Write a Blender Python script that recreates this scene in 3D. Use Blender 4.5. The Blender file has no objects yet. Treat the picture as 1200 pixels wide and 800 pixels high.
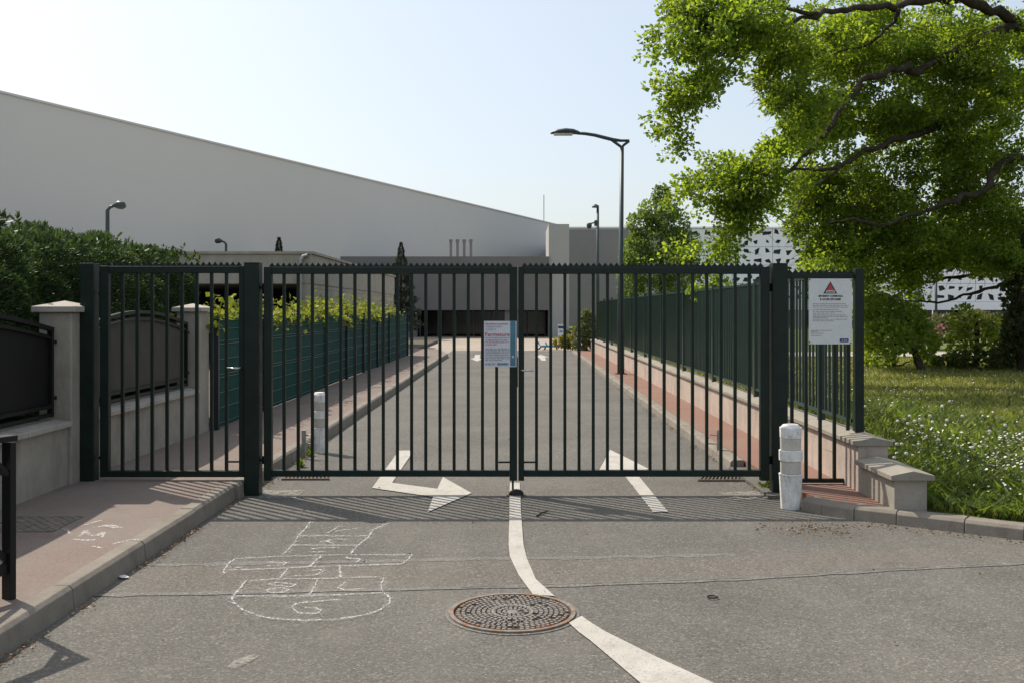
import bpy, bmesh, math, random
import numpy as np
from mathutils import Vector, Matrix
random.seed(7); rng = np.random.default_rng(7)
S = bpy.context.scene
C = S.collection
R = math.radians

# ---------------------------------------------------------------- camera
F, H, VX, HY = 1150.0, 1.6, 603.0, 364.0          # focal length in photo pixels, eye height, vanishing point
cd = bpy.data.cameras.new('camera'); cam = bpy.data.objects.new('camera', cd); C.objects.link(cam)
cam.location = (0, 0, H); cam.rotation_euler = (R(90), 0, 0)
cd.sensor_width = 36; cd.lens = F / 1200 * 36
cd.shift_x = -(VX - 600) / 1200; cd.shift_y = -(400 - HY) / 1200
cd.clip_start = 0.1; cd.clip_end = 3000
S.camera = cam
# ---------------------------------------------------------------- sky, sun, exposure
SUN = Vector((-0.62, 0.54, 1.0)).normalized()
elev = math.asin(SUN.z); azim = math.atan2(SUN.x, SUN.y)
w = bpy.data.worlds.new('World'); S.world = w; w.use_nodes = True
nt = w.node_tree; nt.nodes.clear()
sky = nt.nodes.new('ShaderNodeTexSky'); sky.sky_type = 'NISHITA'; sky.sun_disc = False
sky.sun_elevation = elev; sky.sun_rotation = azim
sky.air_density = 1.0; sky.dust_density = 3.2; sky.ozone_density = 0.4; sky.altitude = 50
bg = nt.nodes.new('ShaderNodeBackground'); bg.inputs[1].default_value = 0.15
wo = nt.nodes.new('ShaderNodeOutputWorld')
hz_mix = nt.nodes.new('ShaderNodeMix'); hz_mix.data_type = 'RGBA'; hz_mix.inputs[0].default_value = 0.5
hz_mix.inputs[7].default_value = (3.95, 4.3, 4.5, 1)        # thin high haze, the same all over the sky
nt.links.new(sky.outputs[0], hz_mix.inputs[6]); nt.links.new(hz_mix.outputs[2], bg.inputs[0]); nt.links.new(bg.outputs[0], wo.inputs[0])
ld = bpy.data.lights.new('sun', 'SUN'); ld.energy = 3.75; ld.angle = R(0.53); ld.color = (1.0, 0.93, 0.82)
sun = bpy.data.objects.new('sun', ld); C.objects.link(sun)
sun.rotation_euler = SUN.to_track_quat('Z', 'Y').to_euler()
sun.location = (-20, 20, 40)
S.view_settings.view_transform = 'Standard'; S.view_settings.look = 'None'
S.view_settings.exposure = 0.36; S.view_settings.gamma = 1.0; S.view_settings.use_curve_mapping = False

# ---------------------------------------------------------------- helpers
def G(px, py, z=0.0):
    d = (H - z) / (py - HY)
    return Vector(((px - VX) * d, F * d, z))
def AT(px, py, Y):
    return Vector(((px - VX) * Y / F, Y, H - (py - HY) * Y / F))

class MB:
    def __init__(s): s.v = []; s.f = []
    def quad(s, pts):
        n = len(s.v); s.v += [tuple(p) for p in pts]; s.f.append(tuple(range(n, n + len(pts)))); return s
    def box(s, x0, x1, y0, y1, z0, z1):
        n = len(s.v)
        s.v += [(x0,y0,z0),(x1,y0,z0),(x1,y1,z0),(x0,y1,z0),(x0,y0,z1),(x1,y0,z1),(x1,y1,z1),(x0,y1,z1)]
        for q in ((0,3,2,1),(4,5,6,7),(0,1,5,4),(1,2,6,5),(2,3,7,6),(3,0,4,7)): s.f.append(tuple(n+i for i in q))
        return s
    def beam(s, a, b, w, h, up=(0,0,1)):
        a = Vector(a); b = Vector(b); d = (b-a).normalized(); up = Vector(up)
        if abs(d.dot(up)) > .99: up = Vector((0,1,0))
        r = d.cross(up).normalized(); u = r.cross(d).normalized(); n = len(s.v)
        for p in (a, b):
            for (i, j) in ((-1,-1),(1,-1),(1,1),(-1,1)): s.v.append(tuple(p + r*(i*w/2) + u*(j*h/2)))
        for q in ((3,2,1,0),(4,5,6,7),(0,1,5,4),(1,2,6,5),(2,3,7,6),(3,0,4,7)): s.f.append(tuple(n+i for i in q))
        return s
    def tube(s, pts, rad, k=8, cap=True):
        pts = [Vector(p) for p in pts]
        if not hasattr(rad, '__len__'): rad = [rad]*len(pts)
        n = len(s.v); prev = None
        for i, p in enumerate(pts):
            d = (pts[min(i+1, len(pts)-1)] - pts[max(i-1, 0)])
            d = d.normalized() if d.length > 1e-9 else Vector((0,0,1))
            if prev is None: a = d.orthogonal().normalized()
            else:
                a = prev - d*prev.dot(d); a = a.normalized() if a.length > 1e-6 else d.orthogonal().normalized()
            prev = a; b = d.cross(a)
            for j in range(k):
                t = 2*math.pi*j/k; s.v.append(tuple(p + (a*math.cos(t) + b*math.sin(t))*rad[i]))
        for i in range(len(pts)-1):
            for j in range(k):
                s.f.append((n+i*k+j, n+i*k+(j+1)%k, n+(i+1)*k+(j+1)%k, n+(i+1)*k+j))
        if cap:
            s.f.append(tuple(n+j for j in range(k))[::-1]); s.f.append(tuple(n+(len(pts)-1)*k+j for j in range(k)))
        return s
    def lathe(s, c, prof, k=24):
        n = len(s.v)
        for (r, z) in prof:
            for j in range(k):
                t = 2*math.pi*(j+.5)/k; s.v.append((c[0]+r*math.cos(t), c[1]+r*math.sin(t), c[2]+z))
        for i in range(len(prof)-1):
            for j in range(k): s.f.append((n+i*k+j, n+i*k+(j+1)%k, n+(i+1)*k+(j+1)%k, n+(i+1)*k+j))
        s.f.append(tuple(n+j for j in range(k))[::-1]); s.f.append(tuple(n+(len(prof)-1)*k+j for j in range(k)))
        return s
    def prism(s, poly, z0, z1):
        n = len(s.v); m = len(poly)
        ar = sum(poly[i][0]*poly[(i+1)%m][1]-poly[(i+1)%m][0]*poly[i][1] for i in range(m))
        if ar < 0: poly = poly[::-1]
        s.v += [(p[0],p[1],z0) for p in poly] + [(p[0],p[1],z1) for p in poly]
        s.f.append(tuple(range(n+m-1, n-1, -1))); s.f.append(tuple(range(n+m, n+2*m)))
        for i in range(m): s.f.append((n+i, n+(i+1)%m, n+m+(i+1)%m, n+m+i))
        return s
    def extr(s, prof, p0, p1, right):
        """profile (side, up) swept straight from p0 to p1"""
        n = len(s.v); m = len(prof); right = Vector(right)
        for p in (Vector(p0), Vector(p1)):
            for (a, b) in prof: s.v.append(tuple(p + right*a + Vector((0,0,b))))
        for i in range(m): s.f.append((n+i, n+(i+1)%m, n+m+(i+1)%m, n+m+i))
        s.f.append(tuple(range(n+m-1, n-1, -1))); s.f.append(tuple(range(n+m, n+2*m)))
        return s
    def mesh(s, name):
        me = bpy.data.meshes.new(name); me.from_pydata(s.v, [], s.f); me.update()
        bm = bmesh.new(); bm.from_mesh(me); bmesh.ops.recalc_face_normals(bm, faces=bm.faces); bm.to_mesh(me); bm.free()
        return me

def np_mesh(name, V, Fc, smooth=False):
    me = bpy.data.meshes.new(name); V = np.asarray(V, np.float32); Fc = np.asarray(Fc, np.int32)
    n, k = Fc.shape
    me.vertices.add(len(V)); me.vertices.foreach_set('co', V.ravel())
    me.loops.add(n*k); me.loops.foreach_set('vertex_index', Fc.ravel())
    me.polygons.add(n); me.polygons.foreach_set('loop_start', np.arange(n, dtype=np.int32)*k)
    me.polygons.foreach_set('loop_total', np.full(n, k, np.int32))
    if smooth: me.polygons.foreach_set('use_smooth', np.ones(n, bool))
    me.update(calc_edges=True); return me

WO = {}
def tag(o, label=None, cat=None, group=None, kind=None):
    if label: o['label'] = label
    if cat: o['category'] = cat
    if group: o['group'] = group
    if kind: o['kind'] = kind
    return o
def thing(name, label, cat, loc=(0,0,0), group=None):
    o = bpy.data.objects.new(name, None); C.objects.link(o); o.empty_display_size = .2
    o.location = loc; WO[o.name] = Vector(loc); return tag(o, label, cat, group)
def part(name, mb, mat, parent=None, at=(0,0,0), bevel=0, smooth=False, kind=None, seg=2):
    me = mb.mesh(name) if isinstance(mb, MB) else mb
    o = bpy.data.objects.new(name, me); C.objects.link(o)
    if not me.materials: me.materials.append(mat)
    at = Vector(at)
    if parent is not None: o.parent = parent; o.location = at - WO[parent.name]
    else: o.location = at
    WO[o.name] = at
    if bevel:
        m = o.modifiers.new('bevel', 'BEVEL'); m.width = bevel; m.segments = seg; m.limit_method = 'ANGLE'; m.angle_limit = R(35)
    if smooth: me.polygons.foreach_set('use_smooth', np.ones(len(me.polygons), bool))
    if kind: o['kind'] = kind
    return o

# ---------------------------------------------------------------- materials
class N:
    def __init__(s, name):
        s.m = bpy.data.materials.new(name); s.m.use_nodes = True; s.t = s.m.node_tree; s.t.nodes.clear()
        s.out = s.n('ShaderNodeOutputMaterial'); s.geo = s.n('ShaderNodeNewGeometry')
    def n(s, k, **kw):
        x = s.t.nodes.new(k)
        for a, b in kw.items(): setattr(x, a, b)
        return x
    def l(s, a, b): s.t.links.new(a, b)
    def noise(s, scale, detail=3, rough=.6, vec=None):
        x = s.n('ShaderNodeTexNoise'); x.inputs['Scale'].default_value = scale; x.inputs['Detail'].default_value = detail
        x.inputs['Roughness'].default_value = rough; s.l(vec or s.geo.outputs['Position'], x.inputs['Vector']); return x.outputs['Fac']
    def scaled(s, v):
        x = s.n('ShaderNodeVectorMath', operation='MULTIPLY'); s.l(s.geo.outputs['Position'], x.inputs[0]); x.inputs[1].default_value = v; return x.outputs[0]
    def voro(s, scale, feature='F1', out='Distance'):
        x = s.n('ShaderNodeTexVoronoi', feature=feature); x.inputs['Scale'].default_value = scale
        s.l(s.geo.outputs['Position'], x.inputs['Vector']); return x.outputs[out]
    def ramp(s, fac, stops, interp='LINEAR'):
        x = s.n('ShaderNodeValToRGB'); e = x.color_ramp.elements; x.color_ramp.interpolation = interp
        while len(e) < len(stops): e.new(.5)
        for i, (p, c) in enumerate(stops):
            e[i].position = p; e[i].color = (*c, 1) if hasattr(c, '__len__') else (c, c, c, 1)
        s.l(fac, x.inputs[0]); return x.outputs[0]
    def mix(s, fac, a, b, mode='MIX'):
        x = s.n('ShaderNodeMix', data_type='RGBA', blend_type=mode)
        for sock, val in ((x.inputs[0], fac), (x.inputs[6], a), (x.inputs[7], b)):
            if hasattr(val, 'node'): s.l(val, sock)
            elif hasattr(val, '__len__'): sock.default_value = (*val, 1)
            else: sock.default_value = val if sock == x.inputs[0] else (val, val, val, 1)
        return x.outputs[2]
    def bump(s, h, strength, dist):
        x = s.n('ShaderNodeBump'); x.inputs['Strength'].default_value = strength; x.inputs['Distance'].default_value = dist
        s.l(h, x.inputs['Height']); return x.outputs[0]
    def bsdf(s, col, rough=.7, spec=.4, metal=0, normal=None):
        p = s.n('ShaderNodeBsdfPrincipled')
        if hasattr(col, 'node'): s.l(col, p.inputs['Base Color'])
        else: p.inputs['Base Color'].default_value = (*col, 1)
        if hasattr(rough, 'node'): s.l(rough, p.inputs['Roughness'])
        else: p.inputs['Roughness'].default_value = rough
        p.inputs['Specular IOR Level'].default_value = spec; p.inputs['Metallic'].default_value = metal
        if normal: s.l(normal, p.inputs['Normal'])
        return p.outputs[0]
    def done(s, sh): s.l(sh, s.out.inputs[0]); return s.m

def sc(c, k): return tuple(min(1, x*k) for x in c)
def plain(name, col, rough=.7, var=.15, scale=6, spec=.4, metal=0, bump=0, bscale=60, bdist=.004, var2=.08):
    q = N(name)
    c = q.ramp(q.noise(scale, 5, .65), [(.3, sc(col, 1-var)), (.7, sc(col, 1+var))])
    c = q.mix(1.0, c, q.ramp(q.noise(bscale, 2), [(.25, 1-var2*1.5), (.75, 1)]), 'MULTIPLY')
    nm = q.bump(q.noise(bscale, 4), bump, bdist) if bump else None
    return q.done(q.bsdf(c, rough, spec, metal, nm))

def asphalt(name, base, tint, patches=.14):
    q = N(name)
    v = q.voro(95, out='Color'); sep = q.n('ShaderNodeSeparateColor'); q.l(v, sep.inputs[0])
    g = q.ramp(sep.outputs[0], [(0, sc(base, .35)), (.3, sc(base, .78)), (.7, sc(base, 1.1)), (.9, sc(base, 1.6)), (1, sc(base, 2.6))])
    g = q.mix(.55, g, q.ramp(q.noise(70, 3), [(.3, sc(base, .62)), (.7, sc(base, 1.3))]))
    big = q.ramp(q.noise(.7, 6, .62), [(.3, 1-patches), (.7, 1+patches*.5)])
    g = q.mix(1, g, big, 'MULTIPLY')
    g = q.mix(q.ramp(q.noise(1.7, 5, .7), [(.52, 0), (.75, .45)]), g, tint)
    g = q.mix(q.ramp(q.noise(.45, 6, .7, q.scaled((1, .25, 1))), [(.55, 0), (.8, .35)]), g, sc(base, .6))
    g = q.mix(q.ramp(q.noise(1.15, 7, .72), [(.60, 0), (.70, .42)]), g, sc(base, .5))          # old oil and rubber stains
    g = q.mix(q.ramp(q.noise(.9, 5, .6, q.scaled((2.2, .10, 1))), [(.48, 0), (.75, .3)]), g, sc(base, 1.4))   # polished wheel tracks
    nm = q.bump(q.noise(130, 3), .55, .006)
    return q.done(q.bsdf(g, .88, .25, 0, nm))

M = {}
M['asphalt'] = asphalt('asphalt', (.134,.125,.109), (.178,.163,.138), .22)
M['asphalt_patch'] = asphalt('asphalt_patch', (.142,.129,.111), (.172,.154,.13), .1)
M['seal'] = asphalt('seam_sealant', (.166,.158,.143), (.195,.184,.165), .15)
M['crack'] = plain('crack', (.082,.078,.07), .9, .3, 3)
M['red_asphalt'] = None
q = N('red_asphalt')
v = q.ramp(q.noise(75, 3), [(.3, (.155,.115,.097)), (.7, (.255,.19,.162))])
v = q.mix(q.ramp(q.noise(.9, 6, .65), [(.38, 0), (.68, .85)]), v, (.225,.195,.17))
v = q.mix(q.ramp(q.noise(3.5, 5, .7), [(.55, 0), (.8, .5)]), v, (.13,.10,.085))
M['red_asphalt'] = q.done(q.bsdf(v, .9, .2, 0, q.bump(q.noise(120, 3), .4, .005)))
q = N('red_pavement')
v = q.ramp(q.noise(75, 3), [(.3, (.18,.098,.073)), (.7, (.275,.16,.122))])
v = q.mix(q.ramp(q.noise(1.1, 6, .65), [(.42, 0), (.75, .7)]), v, (.24,.175,.14))
M['red_pavement'] = q.done(q.bsdf(v, .9, .2, 0, q.bump(q.noise(120, 3), .4, .005)))
def concrete(name, col, stain=(.12,.10,.08), amt=.5, ss=1.6):
    q = N(name)
    c = q.ramp(q.noise(4, 6, .7), [(.3, sc(col, .82)), (.7, sc(col, 1.12))])
    c = q.mix(q.ramp(q.noise(ss, 6, .72, q.scaled((1.6, 1.6, .55))), [(.5, 0), (.78, amt)]), c, stain)
    c = q.mix(q.ramp(q.noise(90, 3), [(.3, .28), (.5, 0)]), c, sc(col, .45))
    nm = q.bump(q.noise(60, 5), .35, .006)
    return q.done(q.bsdf(c, .9, .25, 0, nm))
M['kerb'] = concrete('kerb_concrete', (.245,.215,.178), (.10,.082,.062), .6, 2.6)
M['render'] = concrete('old_render', (.35,.315,.262), (.17,.15,.12), .8, 2.2)
M['cap'] = concrete('coping_concrete', (.42,.38,.33), (.15,.13,.105), .6, 2.2)
M['pink'] = concrete('pink_render', (.47,.385,.325), (.2,.16,.13), .75, 2.4)
M['cap_r'] = concrete('coping_grey', (.29,.26,.215), (.16,.14,.115), .55, 2.2)
M['garage'] = concrete('garage_concrete', (.36,.33,.275), (.16,.145,.115), .55, .8)
q = N('concrete_blocks')
br = q.n('ShaderNodeTexBrick'); br.inputs['Scale'].default_value = 1; br.inputs['Brick Width'].default_value = .5; br.inputs['Row Height'].default_value = .2
br.inputs['Mortar Size'].default_value = .012; br.inputs['Color1'].default_value = (.35,.31,.25,1); br.inputs['Color2'].default_value = (.43,.385,.31,1); br.inputs['Mortar'].default_value = (.25,.225,.185,1)
sp = q.n('ShaderNodeSeparateXYZ'); cb = q.n('ShaderNodeCombineXYZ'); q.l(q.geo.outputs['Position'], sp.inputs[0]); q.l(sp.outputs[1], cb.inputs[0]); q.l(sp.outputs[2], cb.inputs[1]); q.l(cb.outputs[0], br.inputs['Vector'])
v = q.mix(q.ramp(q.noise(.9, 5), [(.45, 0), (.75, .5)]), br.outputs[0], (.2,.18,.145))
M['blocks'] = q.done(q.bsdf(v, .92, .2))
q = N('green_black_paint')
c = q.ramp(q.noise(9, 4), [(.3, (.006,.0135,.0095)), (.7, (.0105,.0205,.015))])
M['gate'] = q.done(q.bsdf(c, q.ramp(q.noise(5, 5, .7), [(.3, .36), (.7, .55)]), .26))
M['fence_green'] = plain('fence_green_paint', (.017,.04,.029), .3, .2, 6, .5)
M['lamp_paint'] = plain('lamp_paint', (.035,.055,.055), .45, .15, 3, .5)
M['black_metal'] = plain('black_metal', (.007,.007,.007), .45, .2, 8, .3)
M['black_sheet'] = plain('black_sheet', (.010,.0095,.009), .55, .25, 5, .22)
M['backlit_sheet'] = plain('backlit_grey_sheet', (.052,.046,.040), .6, .25, 4, .3)  # perforated sheet; light shining through it is put into the lighter grey
M['galv'] = plain('galvanised', (.35,.35,.34), .45, .25, 30, .5, .7)
M['chrome'] = plain('brushed_steel', (.55,.54,.52), .3, .1, 30, .5, .9)
q = N('white_road_paint')
g = q.ramp(q.noise(3, 6, .7), [(.3, (.39,.365,.32)), (.7, (.49,.465,.415))])
g = q.mix(q.ramp(q.noise(95, 4), [(.53, 0), (.68, .8)]), g, (.24,.22,.20))
g = q.mix(q.ramp(q.noise(7, 6, .78), [(.5, 0), (.72, .6)]), g, (.22,.205,.18))
M['paint'] = q.done(q.bsdf(g, .8, .3, 0, q.bump(q.noise(120, 3), .3, .004)))
q = N('chalk')
d = q.bsdf((.82,.82,.8), .95, .1); tr = q.n('ShaderNodeBsdfTransparent'); mx = q.n('ShaderNodeMixShader')
q.l(q.ramp(q.noise(75, 3), [(.42, .0), (.64, .72)]), mx.inputs[0]); q.l(tr.outputs[0], mx.inputs[1]); q.l(d, mx.inputs[2])
M['chalk'] = q.done(mx.outputs[0])
q = N('chalk_dust')
d = q.bsdf((.8,.8,.78), .95, .1); tr = q.n('ShaderNodeBsdfTransparent'); mx = q.n('ShaderNodeMixShader')
q.l(q.ramp(q.noise(22, 5, .75), [(.42, 0), (.75, .17)]), mx.inputs[0]); q.l(tr.outputs[0], mx.inputs[1]); q.l(d, mx.inputs[2])
M['chalk_dust'] = q.done(mx.outputs[0])
q = N('worn_pad')
d = q.bsdf(q.ramp(q.noise(40, 4), [(.3, (.34,.32,.28)), (.7, (.5,.47,.42))]), .95, .1); tr = q.n('ShaderNodeBsdfTransparent'); mx = q.n('ShaderNodeMixShader')
q.l(q.ramp(q.noise(16, 6, .75), [(.40, 0), (.62, .6)]), mx.inputs[0]); q.l(tr.outputs[0], mx.inputs[1]); q.l(d, mx.inputs[2])
M['pad'] = q.done(mx.outputs[0])
q = N('bollard_white')
g = q.ramp(q.noise(14, 6, .7), [(.3, (.62,.60,.56)), (.65, (.84,.83,.80))])
g = q.mix(q.ramp(q.noise(22, 6, .78, q.scaled((1, 1, .5))), [(.52, 0), (.74, .75)]), g, (.27,.23,.18))
M['bol_white'] = q.done(q.bsdf(g, .7, .35, 0, q.bump(q.noise(40, 4), .35, .006)))
M['bol_grey'] = concrete('bollard_grey', (.56,.52,.46), (.2,.17,.14), .5, 6)
M['iron'] = None
q = N('cast_iron')
g = q.ramp(q.noise(30, 4), [(.3, (.17,.155,.135)), (.7, (.28,.26,.23))])
cc = q.n('ShaderNodeVectorMath', operation='DISTANCE'); q.l(q.geo.outputs['Position'], cc.inputs[0]); cc.inputs[1].default_value = (-.01, 5.2, 0)
rim = q.ramp(cc.outputs['Value'], [(.24, .1), (.31, 1)])
rust = q.mix(1, rim, q.ramp(q.noise(14, 5, .7), [(.42, 0), (.62, 1)]), 'MULTIPLY')
g = q.mix(rust, g, (.23,.105,.042))
M['iron'] = q.done(q.bsdf(g, .6, .4, .25, q.bump(q.noise(90, 4), .4, .003)))
M['iron_dark'] = plain('iron_gap', (.045,.035,.028), .8, .3, 30)
M['chequer'] = plain('chequer_steel', (.21,.18,.15), .7, .35, 14, .4, .1)
M['drain'] = plain('drain_iron', (.13,.10,.08), .7, .35, 20, .4, .2)
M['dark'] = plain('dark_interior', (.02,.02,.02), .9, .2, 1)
M['hall'] = plain('hall_cladding', (.65,.618,.58), .75, .025, .05, .3, bump=0, var2=.01, bscale=1)
M['hall_dark'] = plain('dark_cladding', (.27,.258,.246), .75, .08, .3, .3)
M['annex'] = plain('annex_wall', (.20,.19,.18), .8, .12, .25, .3)
M['pilaster'] = plain('pale_wall', (.45,.435,.41), .8, .05, .3, .3)
M['white_clad'] = plain('white_cladding', (.80,.83,.84), .5, .03, .4, .4, var2=.03)
M['clad_void'] = plain('cladding_void', (.05,.06,.062), .6, .3, .5, .4)
M['glass'] = plain('dark_glass', (.02,.025,.027), .12, .2, .3, .6)
M['soil'] = plain('soil', (.10,.085,.06), .95, .3, 4)
M['plaza'] = plain('plaza_ground', (.36,.30,.24), .9, .15, .6)
M['path'] = plain('pale_path', (.40,.36,.32), .9, .1, .6)
M['screen'] = None
q = N('green_screen')
wv = q.n('ShaderNodeTexWave'); wv.inputs['Scale'].default_value = 6.0; wv.bands_direction = 'Y'; q.l(q.geo.outputs['Position'], wv.inputs['Vector'])
c = q.mix(.35, q.ramp(q.noise(3, 5), [(.3, (.013,.055,.045)), (.7, (.022,.078,.065))]), q.ramp(wv.outputs[1], [(0, (.011,.042,.035)), (1, (.027,.09,.076))]))
M['screen'] = q.done(q.bsdf(c, .85, .12))
M['wire'] = plain('fence_wire', (.10,.15,.145), .4, .1, 9, .5)
M['post_blue'] = plain('fence_post_paint', (.015,.022,.03), .4, .15, 6, .5)
M['sign'] = plain('sign_plate', (.68,.69,.68), .4, .05, 8, .4)
M['paper'] = plain('paper', (.66,.67,.72), .45, .04, 20, .4)
M['red'] = plain('red_print', (.55,.05,.05), .6, .05, 20)
M['redtext'] = plain('red_text', (.50,.07,.06), .6, .05, 20)
M['ink'] = plain('black_print', (.025,.025,.025), .6, .05, 20)
M['greyink'] = plain('grey_print', (.25,.25,.26), .6, .1, 20)
M['teal'] = plain('teal_print', (.075,.20,.27), .5, .15, 8)
M['navy'] = plain('navy_print', (.03,.05,.17), .5, .05, 20)
M['blue'] = plain('blue_plastic', (.10,.28,.52), .45, .1, 5)
M['bark'] = None
q = N('bark')
c = q.ramp(q.noise(7, 6, .7, q.scaled((1, 1, 1))), [(.3, (.022,.018,.013)), (.7, (.075,.06,.045))])
M['bark'] = q.done(q.bsdf(c, .95, .15, 0, q.bump(q.noise(26, 5), .8, .02)))
def leafmat(name, cols, trans=.45, tcol=None, rough=.5, vs=.5, gloss=.35):
    q = N(name); n = len(cols)
    c = q.ramp(q.geo.outputs['Random Per Island'], [(i/(n-1), x) for i, x in enumerate(cols)])
    c = q.mix(1, c, q.ramp(q.noise(vs, 4), [(.3, .72), (.7, 1.2)]), 'MULTIPLY')
    d = q.bsdf(c, rough, gloss); t = q.n('ShaderNodeBsdfTranslucent')
    tc = q.mix(1, c, tcol or (1.5, 1.45, .55), 'MULTIPLY'); q.l(tc, t.inputs[0])
    mx = q.n('ShaderNodeMixShader'); mx.inputs[0].default_value = trans; q.l(d, mx.inputs[1]); q.l(t.outputs[0], mx.inputs[2])
    return q.done(mx.outputs[0])
M['oak'] = leafmat('oak_leaf', [(.055,.09,.02), (.085,.13,.026), (.12,.175,.034), (.175,.225,.05)], .6, (3.1, 2.9, .85))
M['hornbeam'] = leafmat('young_tree_leaf', [(.08,.125,.04), (.11,.165,.05), (.15,.20,.07)], .5, (2.2, 2.1, .9))
M['thuja'] = leafmat('thuja_spray', [(.021,.043,.018), (.035,.066,.026), (.056,.093,.036), (.09,.13,.052)], .3, (1.8, 1.8, .7))
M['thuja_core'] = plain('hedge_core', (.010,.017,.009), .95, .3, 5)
M['vine'] = leafmat('vine_leaf', [(.10,.14,.025), (.14,.18,.035), (.19,.22,.055), (.17,.16,.05)], .5, (1.8, 1.7, .65))
M['bush'] = leafmat('bush_leaf', [(.10,.12,.05), (.15,.165,.08), (.22,.23,.14), (.07,.09,.04)], .3)
M['bush_y'] = leafmat('yellow_bush_leaf', [(.22,.2,.04), (.34,.28,.05), (.16,.18,.05)], .4)
M['shrub'] = leafmat('shrub_leaf', [(.09,.135,.028), (.13,.185,.04), (.19,.24,.06)], .6, (2.6, 2.4, .8))
M['shrub_dark'] = leafmat('dark_shrub_leaf', [(.04,.06,.022), (.065,.09,.032), (.10,.125,.05)], .5, (2.2, 2.1, .8))
M['shrub_grey'] = leafmat('grey_shrub_leaf', [(.09,.105,.05), (.12,.135,.065), (.16,.165,.09)], .4)
M['conifer'] = leafmat('conifer_needles', [(.03,.04,.025), (.045,.06,.035), (.06,.075,.045)], .2)
M['flower'] = leafmat('pink_flower', [(.5,.12,.2), (.6,.2,.3)], .3, (1, 1, 1))
M['grass'] = leafmat('grass_blade', [(.11,.14,.035), (.165,.19,.055), (.235,.24,.09), (.34,.31,.16)], .45, (1.9, 1.8, .8), .6, .6, .2)
M['broad'] = leafmat('broad_leaf', [(.075,.11,.027), (.10,.145,.037), (.14,.185,.055)], .5, (1.9, 1.85, .7), .5, .8, .3)
M['daisy'] = leafmat('daisy_petal', [(.72,.72,.68), (.85,.85,.82)], .25, (1, 1, 1))
M['clock'] = leafmat('dandelion_fluff', [(.50,.49,.44), (.66,.65,.6)], .4, (1, 1, 1))
M['stem'] = plain('green_stem', (.10,.13,.05), .7, .2, 9)
M['litter'] = leafmat('dry_litter', [(.12,.065,.03), (.2,.115,.055), (.30,.185,.10), (.08,.05,.03)], .15, (1, 1, 1))
q = N('lawn')
c = q.ramp(q.noise(3, 6, .7), [(.3, (.09,.115,.03)), (.6, (.15,.17,.05)), (.8, (.22,.205,.09))])
c = q.mix(.4, c, q.ramp(q.noise(45, 4), [(.3, (.06,.08,.02)), (.7, (.20,.22,.08))]))
M['lawn'] = q.done(q.bsdf(c, .95, .1, 0, q.bump(q.noise(40, 4), .8, .03)))

# ---------------------------------------------------------------- ground, road, pavements
GY = 8.56                                              # depth of the gate line
LX, RX = -2.35, 2.17                                   # road edges
part('ground', MB().quad([(-700,-60,-.03),(700,-60,-.03),(700,1500,-.03),(-700,1500,-.03)]), M['plaza'], kind='structure')
part('road', MB().quad([(-14,-12,0),(26,-12,0),(26,9.5,0),(2.6,9.5,0),(2.6,39.5,0),(-2.5,39.5,0),(-2.5,9.5,0),(-14,9.5,0)]), M['asphalt'], kind='structure')
# resurfaced trench between two sealed seams
lo = [G(60,700), G(115,697), G(240,695), G(540,689), G(700,684), G(860,678.6), G(1040,668), G(1200,659.5), G(1330,652)]
hi = [G(150,665), G(170,662), G(300,660), G(540,655), G(700,653), G(860,649.5), G(1040,644), G(1200,638), G(1330,633)]
mb = MB()
for i in range(len(lo)-1):
    mb.quad([lo[i]+Vector((0,0,.0018)), lo[i+1]+Vector((0,0,.0018)), hi[i+1]+Vector((0,0,.0018)), hi[i]+Vector((0,0,.0018))])
part('road_patch', mb, M['asphalt_patch'], kind='structure')
def ribbon(pts, w, z, n=6, jit=.0, wj=.15, seed=1):
    """flat strip following points on the ground"""
    rr = random.Random(seed); pts = [Vector((p[0], p[1])) for p in pts]; P = []
    for i in range(len(pts)-1):
        for k in range(n): P.append(pts[i].lerp(pts[i+1], k/n) + Vector((rr.uniform(-jit, jit), rr.uniform(-jit, jit))))
    P.append(pts[-1]); mb = MB(); prev = None
    for i, p in enumerate(P):
        d = P[min(i+1, len(P)-1)] - P[max(i-1, 0)]; d = d.normalized() if d.length else Vector((1, 0)); nrm = Vector((-d.y, d.x))
        ww = w*(1+rr.uniform(-wj, wj))/2; a, b = p+nrm*ww, p-nrm*ww
        mb.v += [(a.x, a.y, z), (b.x, b.y, z)]
        if i: k = 2*i; mb.f.append((k-2, k-1, k+1, k))
    return mb
part('road_seam', ribbon(lo, .065, .0034, 8, .006, .4, 2), M['seal'], kind='structure')
part('road_seam', ribbon(hi[:6], .075, .0034, 8, .010, .45, 3), M['seal'], kind='structure')
part('road_crack', ribbon([p+Vector((0,.012,0)) for p in lo[3:]], .0036, .0048, 14, .006, 1.0, 4), M['crack'], kind='structure')

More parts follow.
